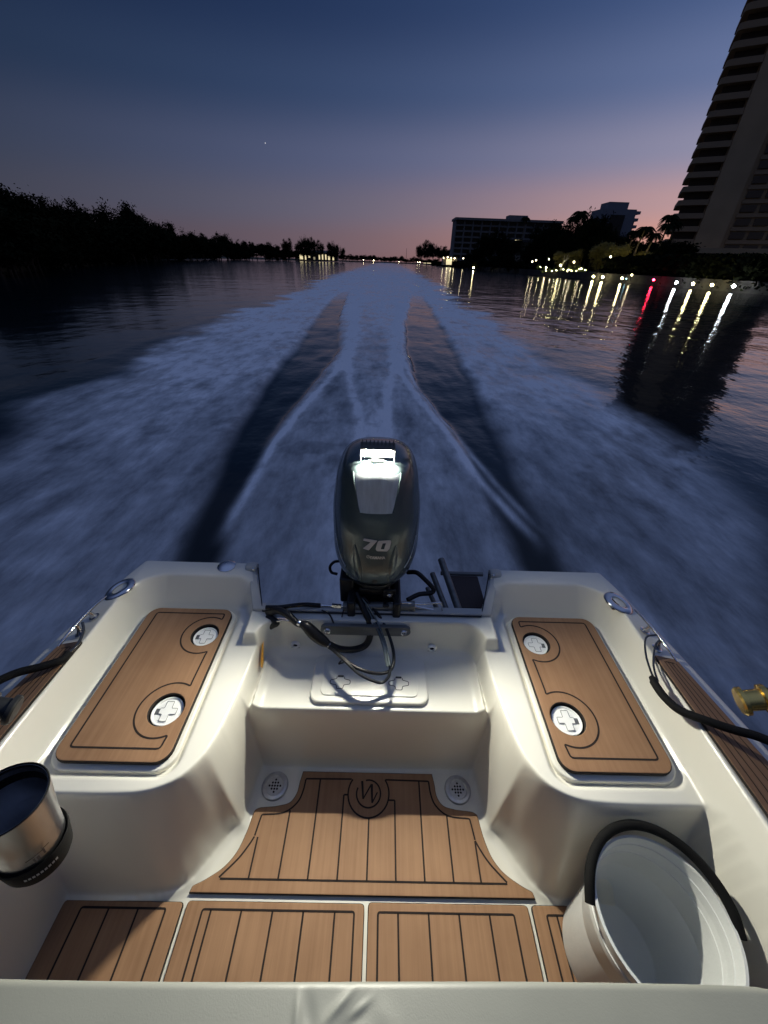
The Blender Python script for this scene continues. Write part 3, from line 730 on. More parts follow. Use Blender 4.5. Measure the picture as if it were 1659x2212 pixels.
# lower pan
b = MB(); rg = []
for z, sx_, sy_, g in ((.630, 1, 1, .004), (.615, 1, 1, .003), (.595, .92, .94, 0), (.565, .78, .84, 0), (.53, .6, .72, 0), (.48, .45, .6, 0)):
    yc, hx, hy = .175, .126, .246
    rg.append([((hx * sx_ + g) * math.copysign(abs(math.cos(a)) ** .85, math.cos(a)), yc + (hy * sy_ + g) * math.copysign(abs(math.sin(a)) ** .85, math.sin(a)), z) for a in [2 * math.pi * i / 56 for i in range(56)]])
b.loft(rg); b.build('lower_pan', BLKP, mot, angle=50)
b = MB(); b.loft([[(x * k_, .07 + y, z) for x, y in ((-.055, .0), (-.055, .26), (0, .33), (.055, .26), (.055, 0), (0, -.05))] for z, k_ in ((.47, 1), (.2, .8), (-.1, .7), (-.45, .5))]); b.build('midsection', COWL, mot, bevel=.01)
# clamp bracket and steering
b = MB()
b.box((-.085, -.02, .42), (.03, .17, .30)); b.box((.085, -.02, .42), (.03, .17, .30)); b.box((0, .03, .50), (.16, .10, .10)); b.box((-.105, .01, .56), (.055, .09, .12)); b.box((.045, -.06, .515), (.03, .05, .05))
b.box((0, -.0, .565), (.12, .08, .03)); b.build('clamp_bracket', BLKP, mot, bevel=.008)
b = MB()
P = lambda px, py, Y: Vector(bat(px, py, Y)) - Vector((MX, MY, 0))
A0, A1 = P(745, 1310, 1.03), P(890, 1309, 1.03)
b.tube([A0, A1], .017, 20, smooth=0)
for q in (A0, A1): b.tube([q + Vector((-.006, 0, 0)), q + Vector((.010, 0, 0))], .020, 20, smooth=0)
b.build('steering_cylinder', GREYA, mot)
b = MB(); b.tube([P(690, 1308, 1.03), A0], .0058, 14, smooth=0); b.tube([P(717, 1308, 1.03), P(737, 1310, 1.03)], .009, 6, smooth=0); b.build('steering_rod', CHR, mot)
b = MB(); b.tube([A1, P(955, 1322, 1.03)], .0058, 14, smooth=0); b.build('steering_rod', CHR, mot)
b = MB(); b.tube([P(832, 1303, 1.035), P(870, 1302, 1.03), P(910, 1305, 1.025), P(945, 1302, 1.02), P(953, 1304, 1.02), P(955, 1318, 1.02)], .0038, 10, smooth=5); b.build('link_arm', CHR, mot)
b = MB(); v0 = P(841, 1282, 1.05); b.box(v0, (.05, .012, .045)); b.build('tilt_plate', BLKP, mot, bevel=.006)
b = MB(); b.lathe([(.001, 0), (.008, 0), (.009, .004), (.005, .008), (.001, .008)], v0 + Vector((0, -.008, 0)), 16, rot=rx); b.build('pivot_bolt', CHR, mot)
b = MB(); b.tube([P(880, 1236, 1.19), P(900, 1237, 1.17), P(918, 1252, 1.15), P(936, 1272, 1.13), P(930, 1281, 1.12), P(905, 1284, 1.11), P(880, 1296, 1.08)], .0095, 12); b.build('grab_loop', BLK, mot)
b = MB(); b.tube([P(735, 1212, 1.22), P(722, 1214, 1.21), P(713, 1224, 1.20), P(716, 1236, 1.20), P(728, 1240, 1.19)], .006, 10); b.build('lift_tab', BLK, mot)
# floodlight
b = MB(); lp = Vector((0, 1.128 - MY, 1.106))
rl = Matrix.Rotation(R(16), 3, 'X')      # lens looks forward and down
b.box(lp + rl @ Vector((0, .020, 0)), (.112, .036, .034), rot=rl)
for k in range(9): b.box(lp + rl @ Vector(((k - 4) * .0125, .034, .004)), (.004, .024, .030), rot=rl)
for s in (-1, 1): b.box(lp + rl @ Vector((s * .054, -.010, 0)), (.004, .026, .034), rot=rl)
fl = b.build('floodlight', mat('light_housing', (.05, .048, .042), .5), mot, bevel=.003); 
b = MB(); lw, lh = .044, .0105
b.add([lp + rl @ Vector(q) for q in ((-lw, -.0002, -lh), (lw, -.0002, -lh), (lw, -.0002, lh), (-lw, -.0002, lh))], [(0, 1, 2, 3)])
LENS = mat('led_lens', (.9, .9, .85), .2, emit=(1, .975, .84), es=5500)
b.build('lens', LENS, fl, smooth=False)
b = MB(); b.tube([(0, lp.y + .02, lp.z - .012), (0, lp.y + .035, 1.06)], .012, 12, smooth=0); b.box((0, lp.y + .02, 1.078), (.045, .04, .014)); b.build('light_bracket', BLK, fl, bevel=.006)

# ------------------------------------------------------------ rigging hoses
rig = thing('rigging_hoses', (-.1, .95, SOLE), 'black fuel hose with primer bulb and looped cables hanging over the motor well', 'hoses')
def RP(L_): return [Vector(bat(*q)) - Vector((-.1, .95, 0)) for q in L_]
b = MB(); b.tube(RP([(580, 1322, 1.0), (600, 1318, .985), (622, 1328, .96), (640, 1345, .94), (650, 1350, .93)]), lambda t: .016 - .006 * t, 14)
b.tube(RP([(575, 1312, 1.0), (605, 1312, .995), (635, 1308, 1.0), (660, 1306, 1.02), (692, 1308, 1.03)]), .0085, 12)
b.tube(RP([(578, 1330, .99), (598, 1345, .965), (588, 1352, .965), (574, 1362, .975)]), .011, 12); b.build('rigging_boot', BLK, rig)
b = MB(); b.tube(RP([(648, 1347, .93), (662, 1353, .92), (680, 1371, .91), (700, 1386, .90), (712, 1392, .895)]), lambda t: .009 + .0125 * math.sin(math.pi * t) ** .8, 20, smooth=8); b.build('primer_bulb', BLK, rig)
for q in ([(644, 1344, .932), (655, 1350, .926)], [(701, 1387, .90), (712, 1393, .895)]):
    b = MB(); b.tube(RP(q), .0115, 16, smooth=0); b.build('hose_clamp', CHR, rig)
b = MB(); b.tube(RP([(710, 1392, .895), (735, 1402, .90), (765, 1403, .92), (790, 1393, .95), (800, 1370, .965), (796, 1340, .985), (783, 1310, 1.02), (770, 1280, 1.06)]), .0125, 16); b.build('fuel_hose', BLK, rig)
b = MB(); b.tube(RP([(650, 1352, .925), (706, 1395, .895), (728, 1410, .855), (760, 1436, .81), (790, 1450, .79), (820, 1455, .795), (843, 1448, .81), (851, 1425, .85), (846, 1390, .90), (828, 1345, .98), (805, 1312, 1.02), (785, 1290, 1.05)]), .0058, 10); b.build('control_cable', BLK, rig)
b = MB(); b.tube(RP([(712, 1398, .88), (745, 1428, .82), (775, 1455, .785), (805, 1470, .77), (826, 1474, .77), (840, 1460, .785), (842, 1435, .82), (832, 1395, .89), (815, 1350, .97), (792, 1312, 1.02), (768, 1282, 1.06), (742, 1250, 1.10)]), .0052, 10)
b.build('control_cable', BLKP, rig)
b = MB(); b.tube(RP([(838, 1440, .812), (828, 1392, .885), (812, 1352, .968), (792, 1315, 1.015), (774, 1292, 1.05)]), .0062, 10); b.tube(RP([(842, 1438, .808), (834, 1394, .88), (819, 1352, .96), (798, 1314, 1.01), (780, 1290, 1.045)]), .0034, 10)
b.build('steel_braided_line', mat('glossy_line', (.10, .12, .12), .12, coat=1), rig)
b = MB(); b.tube(RP([(600, 1335, .96), (630, 1338, .95), (648, 1346, .94)]), .003, 8); b.tube(RP([(598, 1342, .955), (620, 1340, .95), (645, 1350, .935)]), .003, 8); b.build('steel_wire', CHR, rig)
b = MB(); b.tube(RP([(695, 1318, 1.0), (712, 1328, .985), (722, 1350, .97), (730, 1368, .96)]), .003, 8); b.build('zip_tie', BLK, rig)
b = MB(); b.tube(RP([(742, 1318, 1.0), (735, 1345, .985), (724, 1365, .97)]), .0022, 8); b.build('zip_tie', BLK, rig)
b = MB(); b.tube(RP([(737, 1427, .82), (732, 1434, .815), (742, 1431, .815)]), .003, 6); b.build('zip_tie', BLK, rig)

# ------------------------------------------------------------ dock lines
rp = thing('dock_line', (.92, .75, SOLE + .57), 'black dock line with a spliced eye on the cleat beside the right hatch', 'rope')
def RL(o, L_): return [Vector((x, y, z + SOLE)) - o.location for x, y, z in L_]
b = MB(); b.tube(RL(rp, [(.965, .87, .59), (.925, .86, .585), (.895, .80, .575), (.878, .74, .572), (.872, .71, .575)]), .0032, 10); b.tube(RL(rp, [(.965, .85, .59), (.94, .83, .583), (.905, .775, .574), (.885, .73, .575), (.878, .705, .575)]), .0032, 10); b.build('eye_loop', mat('glossy_cord', (.02, .022, .024), .15, coat=1), rp)
b = MB(); b.tube(RL(rp, [(.868, .718, .574), (.862, .695, .577), (.866, .655, .576), (.885, .615, .577), (.925, .583, .588), (.985, .555, .592), (1.045, .535, .592), (1.10, .50, .585), (1.16, .43, .55), (1.2, .3, .5), (1.19, .0, .52), (1.09, -.3, .575)]), lambda t: .0115 if t > .06 else .009, 14, smooth=8); b.build('line', ROPE, rp)
rp2 = thing('dock_line', (-.95, .75, SOLE + .57), 'short black dock line crossing the teak strip beside the left hatch', 'rope')
b = MB(); b.tube(RL(rp2, [(-.955, .86, .59), (-.935, .83, .583), (-.925, .78, .577), (-.935, .74, .578)]), .0045, 10); b.build('eye_loop', MATS['glossy_cord'], rp2)
b = MB(); b.tube(RL(rp2, [(-.932, .75, .578), (-.93, .722, .584), (-.97, .695, .588), (-1.02, .67, .592), (-1.06, .63, .592), (-1.10, .58, .575), (-1.13, .45, .545), (-1.14, .2, .54), (-1.10, -.2, .575)]), lambda t: .0115, 14, smooth=8); b.build('line', ROPE, rp2)

# ------------------------------------------------------------ bucket
bk = thing('bucket', (.695, .235, SOLE + .012), 'white plastic bucket with a black padded handle standing on the right teak floor pad', 'bucket')
RB, HB = .148, .375
b = MB(); b.lathe([(.118, .0), (.122, .003), (RB - .012, HB - .075), (RB - .006, HB - .072), (RB - .006, HB - .055), (RB - .011, HB - .052), (RB - .009, HB - .03), (RB - .001, HB - .027), (RB, HB - .010), (RB + .004, HB - .004), (RB + .003, HB), (RB - .003, HB), (RB - .005, HB - .006), (.117, .010), (.112, .006), (.001, .006)], n=72, cap=False)
b.lathe([(.001, 0), (.118, 0)], n=72, cap=False)
bb = b.build('bucket_body', BKT, bk, angle=50)
b = MB(); b.add([(-.105 + dx, -.072 + dy, z) for dx, dy, z in ((0, 0, .185), (-.005, .012, .20), (.0, .004, .215), (.008, -.010, .20))], [(0, 1, 2, 3)]); b.build('red_mark', mat('red_print', (.30, .03, .02), .5), bb, smooth=False)
# handle resting on the rim, swung to the far side
b = MB(); hp = []
for k in range(17):
    a = R(172 - 172 * k / 16 * 1.06); rr = RB + .012; hp.append((rr * math.cos(a), rr * math.sin(a) * 1.02 + .0, HB - .012 + .040 * math.sin(math.pi * k / 16) ** .6))
b.tube(hp, lambda t: .0115, 16, smooth=4); b.build('handle', BLKW, bk)

# ------------------------------------------------------------ tumbler on its holder
d = ray(10, 1728); tb_top = EYE + d * (.47 / d.dot(FW)); d2 = ray(88, 1846); tb_bot = EYE + d2 * (.54 / d2.dot(FW))
tm = thing('tumbler', tb_bot, 'brushed steel tumbler with a black silicone base, left of the stern seat', 'tumbler')
axv = (tb_top - tb_bot); ln = axv.length; q = Vector((0, 0, 1)).rotation_difference(axv.normalized()).to_matrix()
b = MB(); b.lathe([(.033, .030), (.0345, .042), (.043, ln - .004), (.0435, ln), (.041, ln), (.040, ln - .006), (.039, ln - .030), (.036, .034), (.001, .030)], n=56, rot=q, cap=False); tmb = b.build('cup_body', BRS, tm)
b = MB(); b.lathe([(.001, -.004), (.031, -.004), (.0345, 0), (.0375, .008), (.0410, .043), (.0400, .046), (.0362, .041)], n=56, rot=q, cap=False); bt = b.build('silicone_boot', mat('matte_silicone', (.007, .007, .007), .7, spec=.12), tm)
b = MB(); b.lathe([(.0385, ln - .026), (.0395, ln - .016), (.0405, ln - .001), (.0425, ln + .002), (.0435, ln + .0015)][::1], n=56, rot=q, cap=False); b.build('dark_liner', MATS['matte_silicone'], tm)
side_v = (EYE - tb_bot); side_v = (side_v - axv.normalized() * side_v.dot(axv.normalized())).normalized(); tv = axv.normalized().cross(side_v)
b = MB()
for i in range(9):
    a = R(-34 + i * 6.0); dirn = side_v * math.cos(a) + tv * math.sin(a); h = .028
    c_ = axv.normalized() * h + dirn * .0396; t_ = (tv * math.cos(a) - side_v * math.sin(a)); u_ = axv.normalized()
    b.add([c_ + t_ * p + u_ * q_ for p, q_ in ((-.0014, -.003), (.0014, -.003), (.0014, .003), (-.0014, .003))], [(0, 1, 2, 3)])
b.build('embossed_marks', mat('grey_print', (.30, .29, .28), .5), bt, smooth=False)
b = MB()
for (aa, h, w, l) in ((-4, .095, .003, .010), (-1, .106, .009, .002), (-10, .094, .002, .012), (-14, .105, .008, .002), (6, .100, .002, .010), (10, .108, .008, .002)):
    a = R(aa); h -= .036; rr = .0358 + (h - .042) * .12; dirn = side_v * math.cos(a) + tv * math.sin(a); c_ = axv.normalized() * h + dirn * (rr + .0012); t_ = (tv * math.cos(a) - side_v * math.sin(a)); u_ = axv.normalized()
    b.add([c_ + t_ * p * w / 2 + u_ * q_ * l / 2 for p, q_ in ((-1, -1), (1, -1), (1, 1), (-1, 1))], [(0, 1, 2, 3)])
b.build('engraving', mat('engraved', (.12, .10, .09), .6), tmb, smooth=False)

# ------------------------------------------------------------ helm seat in front of the camera
st = thing('helm_seat', (0, -.30, SOLE), 'pale grey vinyl helm seat with puckered seams at the bottom edge', 'seat')
b = MB(); rows = []; seat_z = .905
xsr = np.concatenate([np.linspace(-.62, -.14, 24), np.linspace(-.13, .11, 110), np.linspace(.12, .62, 24)])
tts = np.concatenate([np.linspace(0, 1, 9)[:-1], 1 + np.linspace(0, 1, 46)[:-1], 2 + np.linspace(0, 1, 14)])
PK = ((-.058, .053, 97, .0040, .0034, .016), (-.012, .060, 40, .0042, .0042, .020), (.012, .058, 32, .0036, .0034, .013), (-.044, .050, 110, .0080, -.0036, .022), (.002, .047, 35, .0085, -.0040, .022), (-.030, .062, 60, .012, -.0016, .02), (.045, .050, 140, .010, .0014, .02))
for tt in tts:
    row = []
    for x in xsr:
        e_ = .079 + .0025 * math.sin(x * 5) - max(0, abs(x) - .47) ** 2 * 1.6
        if tt < 1: a = (1 - tt) * math.pi * .55; y = e_ - .010 + .010 * math.sin(a + .35); z = seat_z - .010 + .010 * math.cos(a + .35)
        else:
            dd = (tt - 1) * .07 if tt < 2 else .07 + (tt - 2) * .42
            y = e_ - .0065 - dd * .93; z = seat_z - .0006 + dd * .36
        for cx_, cy_, an, w, amp, ln_ in PK:
            ca_, sa_ = math.cos(R(an)), math.sin(R(an)); dx, dy = x - cx_, y - cy_
            z += .5 * amp * math.exp(-((-dx * sa_ + dy * ca_) / w) ** 2 - ((dx * ca_ + dy * sa_) / ln_) ** 2)
        row.append((x, y + .30, z))
    rows.append(row)
b.loft(rows, cap=False, closed=False); b.build('cushion', VIN, st, angle=80)
b = MB(); b.box((0, .0, .44), (.80, .36, .86)); b.build('seat_base', POWD, st, bevel=.02)

# ------------------------------------------------------------ fishing reels at both sides
def reel(px, py, dist, name, label, bodym, flip):
    d = ray(px, py); p = EYE + d * (dist / d.dot(FW))
    o = thing(name, p, label, 'fishing reel')
    q = Matrix.Rotation(R(-8 * flip), 3, 'Z') @ Matrix.Rotation(R(62 * flip), 3, 'Y')
    b = MB(); b.lathe([(.001, -.028), (.026, -.028), (.030, -.024), (.030, -.016), (.022, -.014), (.022, .014), (.030, .016), (.030, .026), (.024, .030), (.001, .030)], n=40, rot=q); b.build('reel_body', bodym, o)
    b = MB(); b.lathe([(.001, .030), (.019, .030), (.021, .034), (.012, .038), (.001, .038)], n=32, rot=q); b.build('side_cap', BLKP, o)
    b = MB(); b.tube([q @ Vector((0, 0, .036)), q @ Vector((0, 0, .048)), q @ Vector((.02, 0, .052)), q @ Vector((.034, 0, .052))], .004, 10, smooth=4); b.lathe([(.001, 0), (.006, .001), (.008, .008), (.006, .015), (.001, .016)], q @ Vector((.034, 0, .052)), 16, rot=q); b.build('crank', CHR, o)
    # rod, leaning outboard and forward, seated on the gunwale ahead of the frame
    e1 = Vector((flip * 1.02, -.25, SOLE + .50)) - p; e0 = Vector((flip * .9, -.10, SOLE + 2.0)) - p
    b = MB(); b.tube([Vector((flip * .045, -.01, -.01)), Vector((flip * .10, -.12, -.12)), e1], .010, 12); b.tube([Vector((flip * .045, -.01, -.01)), Vector((flip * .12, -.04, .25)), e0], lambda t: .009 - .005 * t, 12); b.build('rod', BLKP, o)
    return o
reel(1628, 1512, .86, 'fishing_reel', 'gold fishing reel with a black rim at the right edge', GOLD, 1)
reel(2, 1530, .84, 'fishing_reel', 'black fishing reel over the left teak strip at the left edge', BLKP, -1)

# ------------------------------------------------------------ land
def struct(name, verts, faces, m):
    b = MB(); b.add(verts, faces); o = b.build(name, m, smooth=False); o['kind'] = 'structure'; return o
LAND = mat('dark_ground', (.03, .035, .02), .95, var=(.4, .3))
SEAW = mat('seawall_concrete', (.045, .042, .038), .9, var=(1.2, .3), bump=(3, .05))
def extr(poly, z0, z1):
    n = len(poly); v = [(x, y, z0) for x, y in poly] + [(x, y, z1) for x, y in poly]
    return v, [tuple(range(n, 2 * n))] + [(k, (k + 1) % n, n + (k + 1) % n, n + k) for k in range(n)]
struct('ground', *extr([(40.8, -60), (900, -60), (900, 1400), (52, 1400), (46, 480), (43.5, 305), (40.2, 200), (39.6, 120), (40.8, 60)], -1, 1.05), LAND)
struct('left_bank', *extr([(-25, -60), (-33, 20), (-36, 42), (-50, 82), (-96, 190), (-118, 260), (-132, 340), (-120, 420), (-70, 470), (-60, 560), (-300, 900), (-900, 900), (-900, -60)][::-1], -1, .35), LAND)
struct('far_shore', *extr([(-900, 760), (60, 740), (900, 760), (900, 2200), (-900, 2200)], -1, .8), LAND)
b = MB()
pts = [(40.6, -20), (40.6, 60), (39.4, 120), (40.0, 200), (43.3, 305), (45.8, 480)]
for (x0, y0), (x1, y1) in zip(pts[:-1], pts[1:]):
    b.add([(x0, y0, -.5), (x1, y1, -.5), (x1, y1, 1.18), (x0, y0, 1.18), (x0 + .5, y0, -.5), (x1 + .5, y1, -.5), (x1 + .5, y1, 1.18), (x0 + .5, y0, 1.18)], [(0, 3, 2, 1), (3, 7, 6, 2), (4, 5, 6, 7)])
tag(b.build('seawall', SEAW, smooth=False), 'low dark concrete seawall along the right bank', 'seawall')

# ------------------------------------------------------------ trees
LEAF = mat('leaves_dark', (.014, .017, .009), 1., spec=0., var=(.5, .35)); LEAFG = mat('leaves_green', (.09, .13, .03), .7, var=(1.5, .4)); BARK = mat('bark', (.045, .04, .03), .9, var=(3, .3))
PBARK = mat('palm_bark', (.20, .16, .11), .9, var=(3, .3))
def crown_mesh(seed, n=8500, leaf=.046, shape=1.0, mt=LEAF):
    r = random.Random(seed); V_ = []; F_ = []
    lobes = [(Vector((0, 0, .62)), Vector((.34, .34, .34)))]
    for k in range(9):
        a = r.uniform(0, 6.28); d = r.uniform(.12, .34); lobes.append((Vector((d * math.cos(a), d * math.sin(a), r.uniform(.32, .84))), Vector((r.uniform(.12, .2), r.uniform(.12, .2), r.uniform(.10, .17) * shape))))
    clumps = []
    for k in range(110):
        c, s = r.choice(lobes); v = Vector((r.gauss(0, 1), r.gauss(0, 1), r.gauss(0, 1))).normalized() * r.uniform(.6, 1.05)
        clumps.append((c + Vector((v.x * s.x, v.y * s.y, v.z * s.z)), r.uniform(.03, .075)))
    for k in range(n):
        c, s = r.choice(clumps); p = c + Vector((r.gauss(0, 1), r.gauss(0, 1), r.gauss(0, .8))) * s
        a = Vector((r.gauss(0, 1), r.gauss(0, 1), r.gauss(0, .6))).normalized(); e = a.cross(Vector((r.gauss(0, 1), r.gauss(0, 1), r.gauss(0, 1)))).normalized(); l = leaf * r.uniform(.5, 1.2)
        i = len(V_); V_ += [p - a * l * .5, p + e * l * .3, p + a * l * .5, p - e * l * .3]; F_.append((i, i + 1, i + 2, i + 3))
    me = bpy.data.meshes.new('crown'); me.from_pydata([tuple(v) for v in V_], [], F_); me.materials.append(mt); return me
def trunk_mesh(seed):
    r = random.Random(seed); b = MB()
    b.tube([(0, 0, -.03), (.01, 0, .15), (.0, .01, .35), (.01, 0, .6)], lambda t: .028 * (1 - .7 * t), 7, smooth=3)
    for k in range(5):
        a = r.uniform(0, 6.28); h = r.uniform(.2, .4); b.tube([(0, 0, h), (.1 * math.cos(a), .1 * math.sin(a), h + .1), (.22 * math.cos(a), .22 * math.sin(a), h + .3)], lambda t: .012 * (1 - .7 * t), 5, smooth=2)
    me = bpy.data.meshes.new('trunk'); me.from_pydata(b.v, [], b.f); me.materials.append(BARK); return me
CR = [crown_mesh(i) for i in range(5)] + [crown_mesh(10, 4200, .045, 1.6)]; TR = [trunk_mesh(i) for i in range(3)]
LITC = crown_mesh(33, 4200, .06, 1, mat('leaves_lamplit', (.22, .19, .05), .8, var=(1.2, .4)))  # warm lamplight is put into this leaf colour
LOWC = [crown_mesh(20 + i, 6500, .07, .9) for i in range(2)]
def add_tree(x, y, z, h, w, label, group, name='broadleaf_tree', crowns=None):
    o = thing(name, (x, y, z), label, 'tree', group, random.uniform(0, 6.28)); o.scale = (w, w, h)
    for nm, me in (('crown', random.choice(crowns or CR)), ('trunk', random.choice(TR))):
        c = bpy.data.objects.new(nm, me); COL.objects.link(c); c.parent = o
    return o
# left bank: two ranks following the skyline
sil = [(-40, 385), (0, 402), (20, 408), (45, 425), (70, 445), (100, 437), (130, 436), (165, 440), (200, 450), (235, 448), (262, 440), (285, 443), (305, 465), (330, 470), (355, 478), (380, 490), (410, 491), (440, 497), (475, 496), (490, 500), (520, 510), (545, 514), (575, 516), (600, 520), (625, 528)]
def bank_y(px): return float(np.interp(px, [-60, 0, 120, 250, 390, 500, 600, 640], [34, 42, 60, 92, 180, 270, 360, 420]))
GL = 'dark trees along the left bank'
for i, (px, py) in enumerate(sil):
    p = at(px, py + 11, bank_y(px) * 1.06); h = p.z + .35
    add_tree(p.x - 1.5, p.y, .3, h / .93, max(h * .95, 6.5), 'dark leafy tree in the unlit row along the left bank', GL)
for px in list(np.arange(-60, 640, 17)):
    py = float(np.interp(px, [s[0] for s in sil], [s[1] for s in sil])); Yb = bank_y(px); p = at(px, py + (560 - py) * random.uniform(.18, .38), Yb)
    h = p.z + .2; o = add_tree(p.x, p.y, .15, h / .93, max(h * 1.35, 5), 'low dark mangrove overhanging the water along the left bank', 'mangroves along the left bank', 'mangrove_tree', LOWC)
    o.location.z = -.15 * h
# ground skirt of foliage right at the water
def stuff(name, seed, pts, n, leaf, mt):
    r = random.Random(seed); V_ = []; F_ = []
    for k in range(n):
        i = r.random() * (len(pts) - 1); j = int(i); t_ = i - j; a, c = pts[j], pts[j + 1]
        x = a[0] + (c[0] - a[0]) * t_; y = a[1] + (c[1] - a[1]) * t_; hh = a[2] + (c[2] - a[2]) * t_
        p = Vector((x + r.gauss(0, .5) * hh * .4, y + r.gauss(0, .5) * hh * .4, r.random() ** .8 * hh)); l = leaf * r.uniform(.5, 1.3) * (1 + y / 150)
        a_ = Vector((r.gauss(0, 1), r.gauss(0, 1), r.gauss(0, .6))).normalized(); e = a_.cross(Vector((r.gauss(0, 1), r.gauss(0, 1), r.gauss(0, 1)))).normalized()
        q = len(V_); V_ += [tuple(p - a_ * l * .5), tuple(p + e * l * .35), tuple(p + a_ * l * .5), tuple(p - e * l * .35)]; F_.append((q, q + 1, q + 2, q + 3))
    me = bpy.data.meshes.new(name); me.from_pydata(V_, [], F_); me.materials.append(mt); o = bpy.data.objects.new(name, me); COL.objects.link(o); o['kind'] = 'stuff'; o['label'] = 'dense dark undergrowth at the waterline'; o['category'] = 'undergrowth'; return o
stuff('undergrowth', 3, [(-24, -20, 4), (-33, 18, 4), (-37, 42, 4.5), (-52, 84, 5), (-97, 190, 5), (-119, 262, 5), (-130, 335, 4)], 26000, .7, LEAF)

# far centre shore
GF = 'trees on the far shore'
for i in range(34):
    px = 735 + i * 6.3 + random.uniform(-3, 3); Yb = random.uniform(745, 800); top = 552 + (px - 740) * .035 + random.uniform(-4, 3)
    p = at(px, top, Yb); h = max(6, p.z - .5); add_tree(p.x, Yb, .5, h, h * 1.7, 'small dark tree on the distant shore where the channel ends', GF)
b = MB(); p = at(878, 545, 800); b.tube([(0, 0, 0), (0, 0, p.z + 6)], lambda t: .5 - .3 * t, 6, smooth=0); o = b.build('radio_mast', BLKP); o.location = (p.x, p.y, 0); tag(o, 'thin mast standing above the far shore', 'mast')

# lit house on the left point
WALLL = mat('wall_glow', (.6, .56, .45), .8, emit=(1, .86, .55), es=.25); WIN = mat('window_glow', (.8, .7, .5), .5, emit=(1, .85, .5), es=.9); ROOF = mat('dark_roof', (.05, .05, .05), .8); STUC = mat('stucco_dim', (.32, .29, .24), .9, var=(.3, .15))
hp_ = at(682, 556, 430); hs = thing('waterfront_house', (hp_.x, 430, .4), 'low white house with glowing lights on the left point', 'house')
b = MB(); b.box((0, 8, 3), (40, 10, 6)); b.build('wall', STUC, hs)
b = MB(); b.box((0, 8, 6.5), (44, 14, .9)); b.box((3, 9, 7.6), (24, 9, 1.4)); b.build('roof', mat('pale_roof', (.35, .35, .33), .8), hs)
for k, (x, z, w, h, mm) in enumerate(((-14, 3, 3.0, 4.2, WIN), (-10, 2.4, 1.2, 3.5, WIN), (-6.5, 3.4, 1.6, 2.0, WIN), (-2, 2.0, 2, 2, WALLL), (3, 3, 1.2, 3.6, WIN), (6, 3.2, 1.2, 4, WIN), (9, 3.2, 1.2, 4, WIN), (12, 2.6, 1.8, 3, WIN), (16, 2.6, 1.4, 3.2, WIN))):
    b = MB(); b.box((x, 2.95, z), (w, .12, h)); b.build('window', mm, hs, smooth=False)  # glowing panels: lamplight on the wall put into emission
for px, top, w in ((612, 517, 6), (622, 515, 6), (640, 520, 7), (653, 512, 5), (662, 510, 5), (672, 512, 5), (690, 519, 5), (714, 520, 9), (724, 525, 8), (738, 533, 7)):
    p = at(px, top, 424); add_tree(p.x, 424 + random.uniform(-2, 8), .4, p.z, p.z * .62, 'feathery tree beside the lit house on the left point', 'trees by the lit house', 'pine_tree', [CR[5], CR[1]])

# ------------------------------------------------------------ buildings on the right
GLS = mat('dark_glass', (.012, .013, .015), .25); BALM = mat('balcony_stucco', (.40, .27, .16), .9)
CONC = mat('tower_stucco', (.54, .37, .21), .9, var=(.15, .12), bump=(1.5, .03)); CONC2 = mat('hotel_stucco', (.20, .19, .185), .9, var=(.1, .15)); CONC3 = mat('far_tower_stucco', (.22, .23, .26), .9, var=(.1, .12))
TGL = mat('tower_glass', (.12, .078, .048), .5)
# tall tower, left face with rounded balconies
TY = 140.0
tx = lambda px, py: at(px, py, TY)
xl = tx(1478, 435).x - .7
tw = thing('condo_tower', (xl, TY, 1.0), 'tall beige condominium tower with stacked balconies at the right edge', 'building', rz=R(-28))
TH = 78.0
b = MB(); b.box((18.1, 12, TH / 2), (23.8, 23.4, TH)); 
b.build('wall', CONC, tw)
b = MB(); b.box((9.8, .2, TH / 2), (6.6, 1.8, TH)); b.build('pier', CONC, tw)
FH = 2.98; z00 = tx(1462, 514).z - 1.0
b = MB(); b.box((17, 12, TH + 1), (27, 25, 1.4)); b.build('roof', ROOF, tw)
b = MB(); b.box((16, 6, z00 - 3.2), (32, 26, 1.2)); b.build('podium_slab', CONC, tw)
for k in range(-1, 23):
    zf = z00 + k * FH
    if zf > TH - 3: break
    b = MB(); pts = [(6.4, -1.0), (.4, -1.0)] + [(-.9 + 1.3 * (1 - math.sin(R(a))) , -1.0 + 1.1 * (1 - math.cos(R(a)))) for a in range(0, 91, 18)] + [(-.9, 6), (-.9, 11.5), (.2, 12.4), (6.4, 12.4)]
    v, f = extr([(x, y) for x, y in pts][::-1], zf - 1.55, zf - .35)
    b.add(v, f + [tuple(range(len(pts)))[::-1]]); b.build('balcony', BALM, tw, bevel=0)
    b = MB(); b.box((3.3, 1.6, zf + .55), (6.0, .2, 1.75)); b.build('window', TGL, tw, smooth=False)
    for wx in (16.0, 20.2, 24.4, 28.0):
        b = MB(); b.box((wx, -.02, zf + .55), (3.3, .5, 1.5)); b.build('window', TGL, tw, smooth=False)
    if k < 22:
        b = MB(); b.box((21.8, .14, zf - .9), (15.5, .5, .9)); b.build('spandrel', BALM, tw)
b = MB(); b.box((3.6, 6.9, TH / 2), (5.2, 10.2, TH)); b.build('side_wall', CONC, tw)

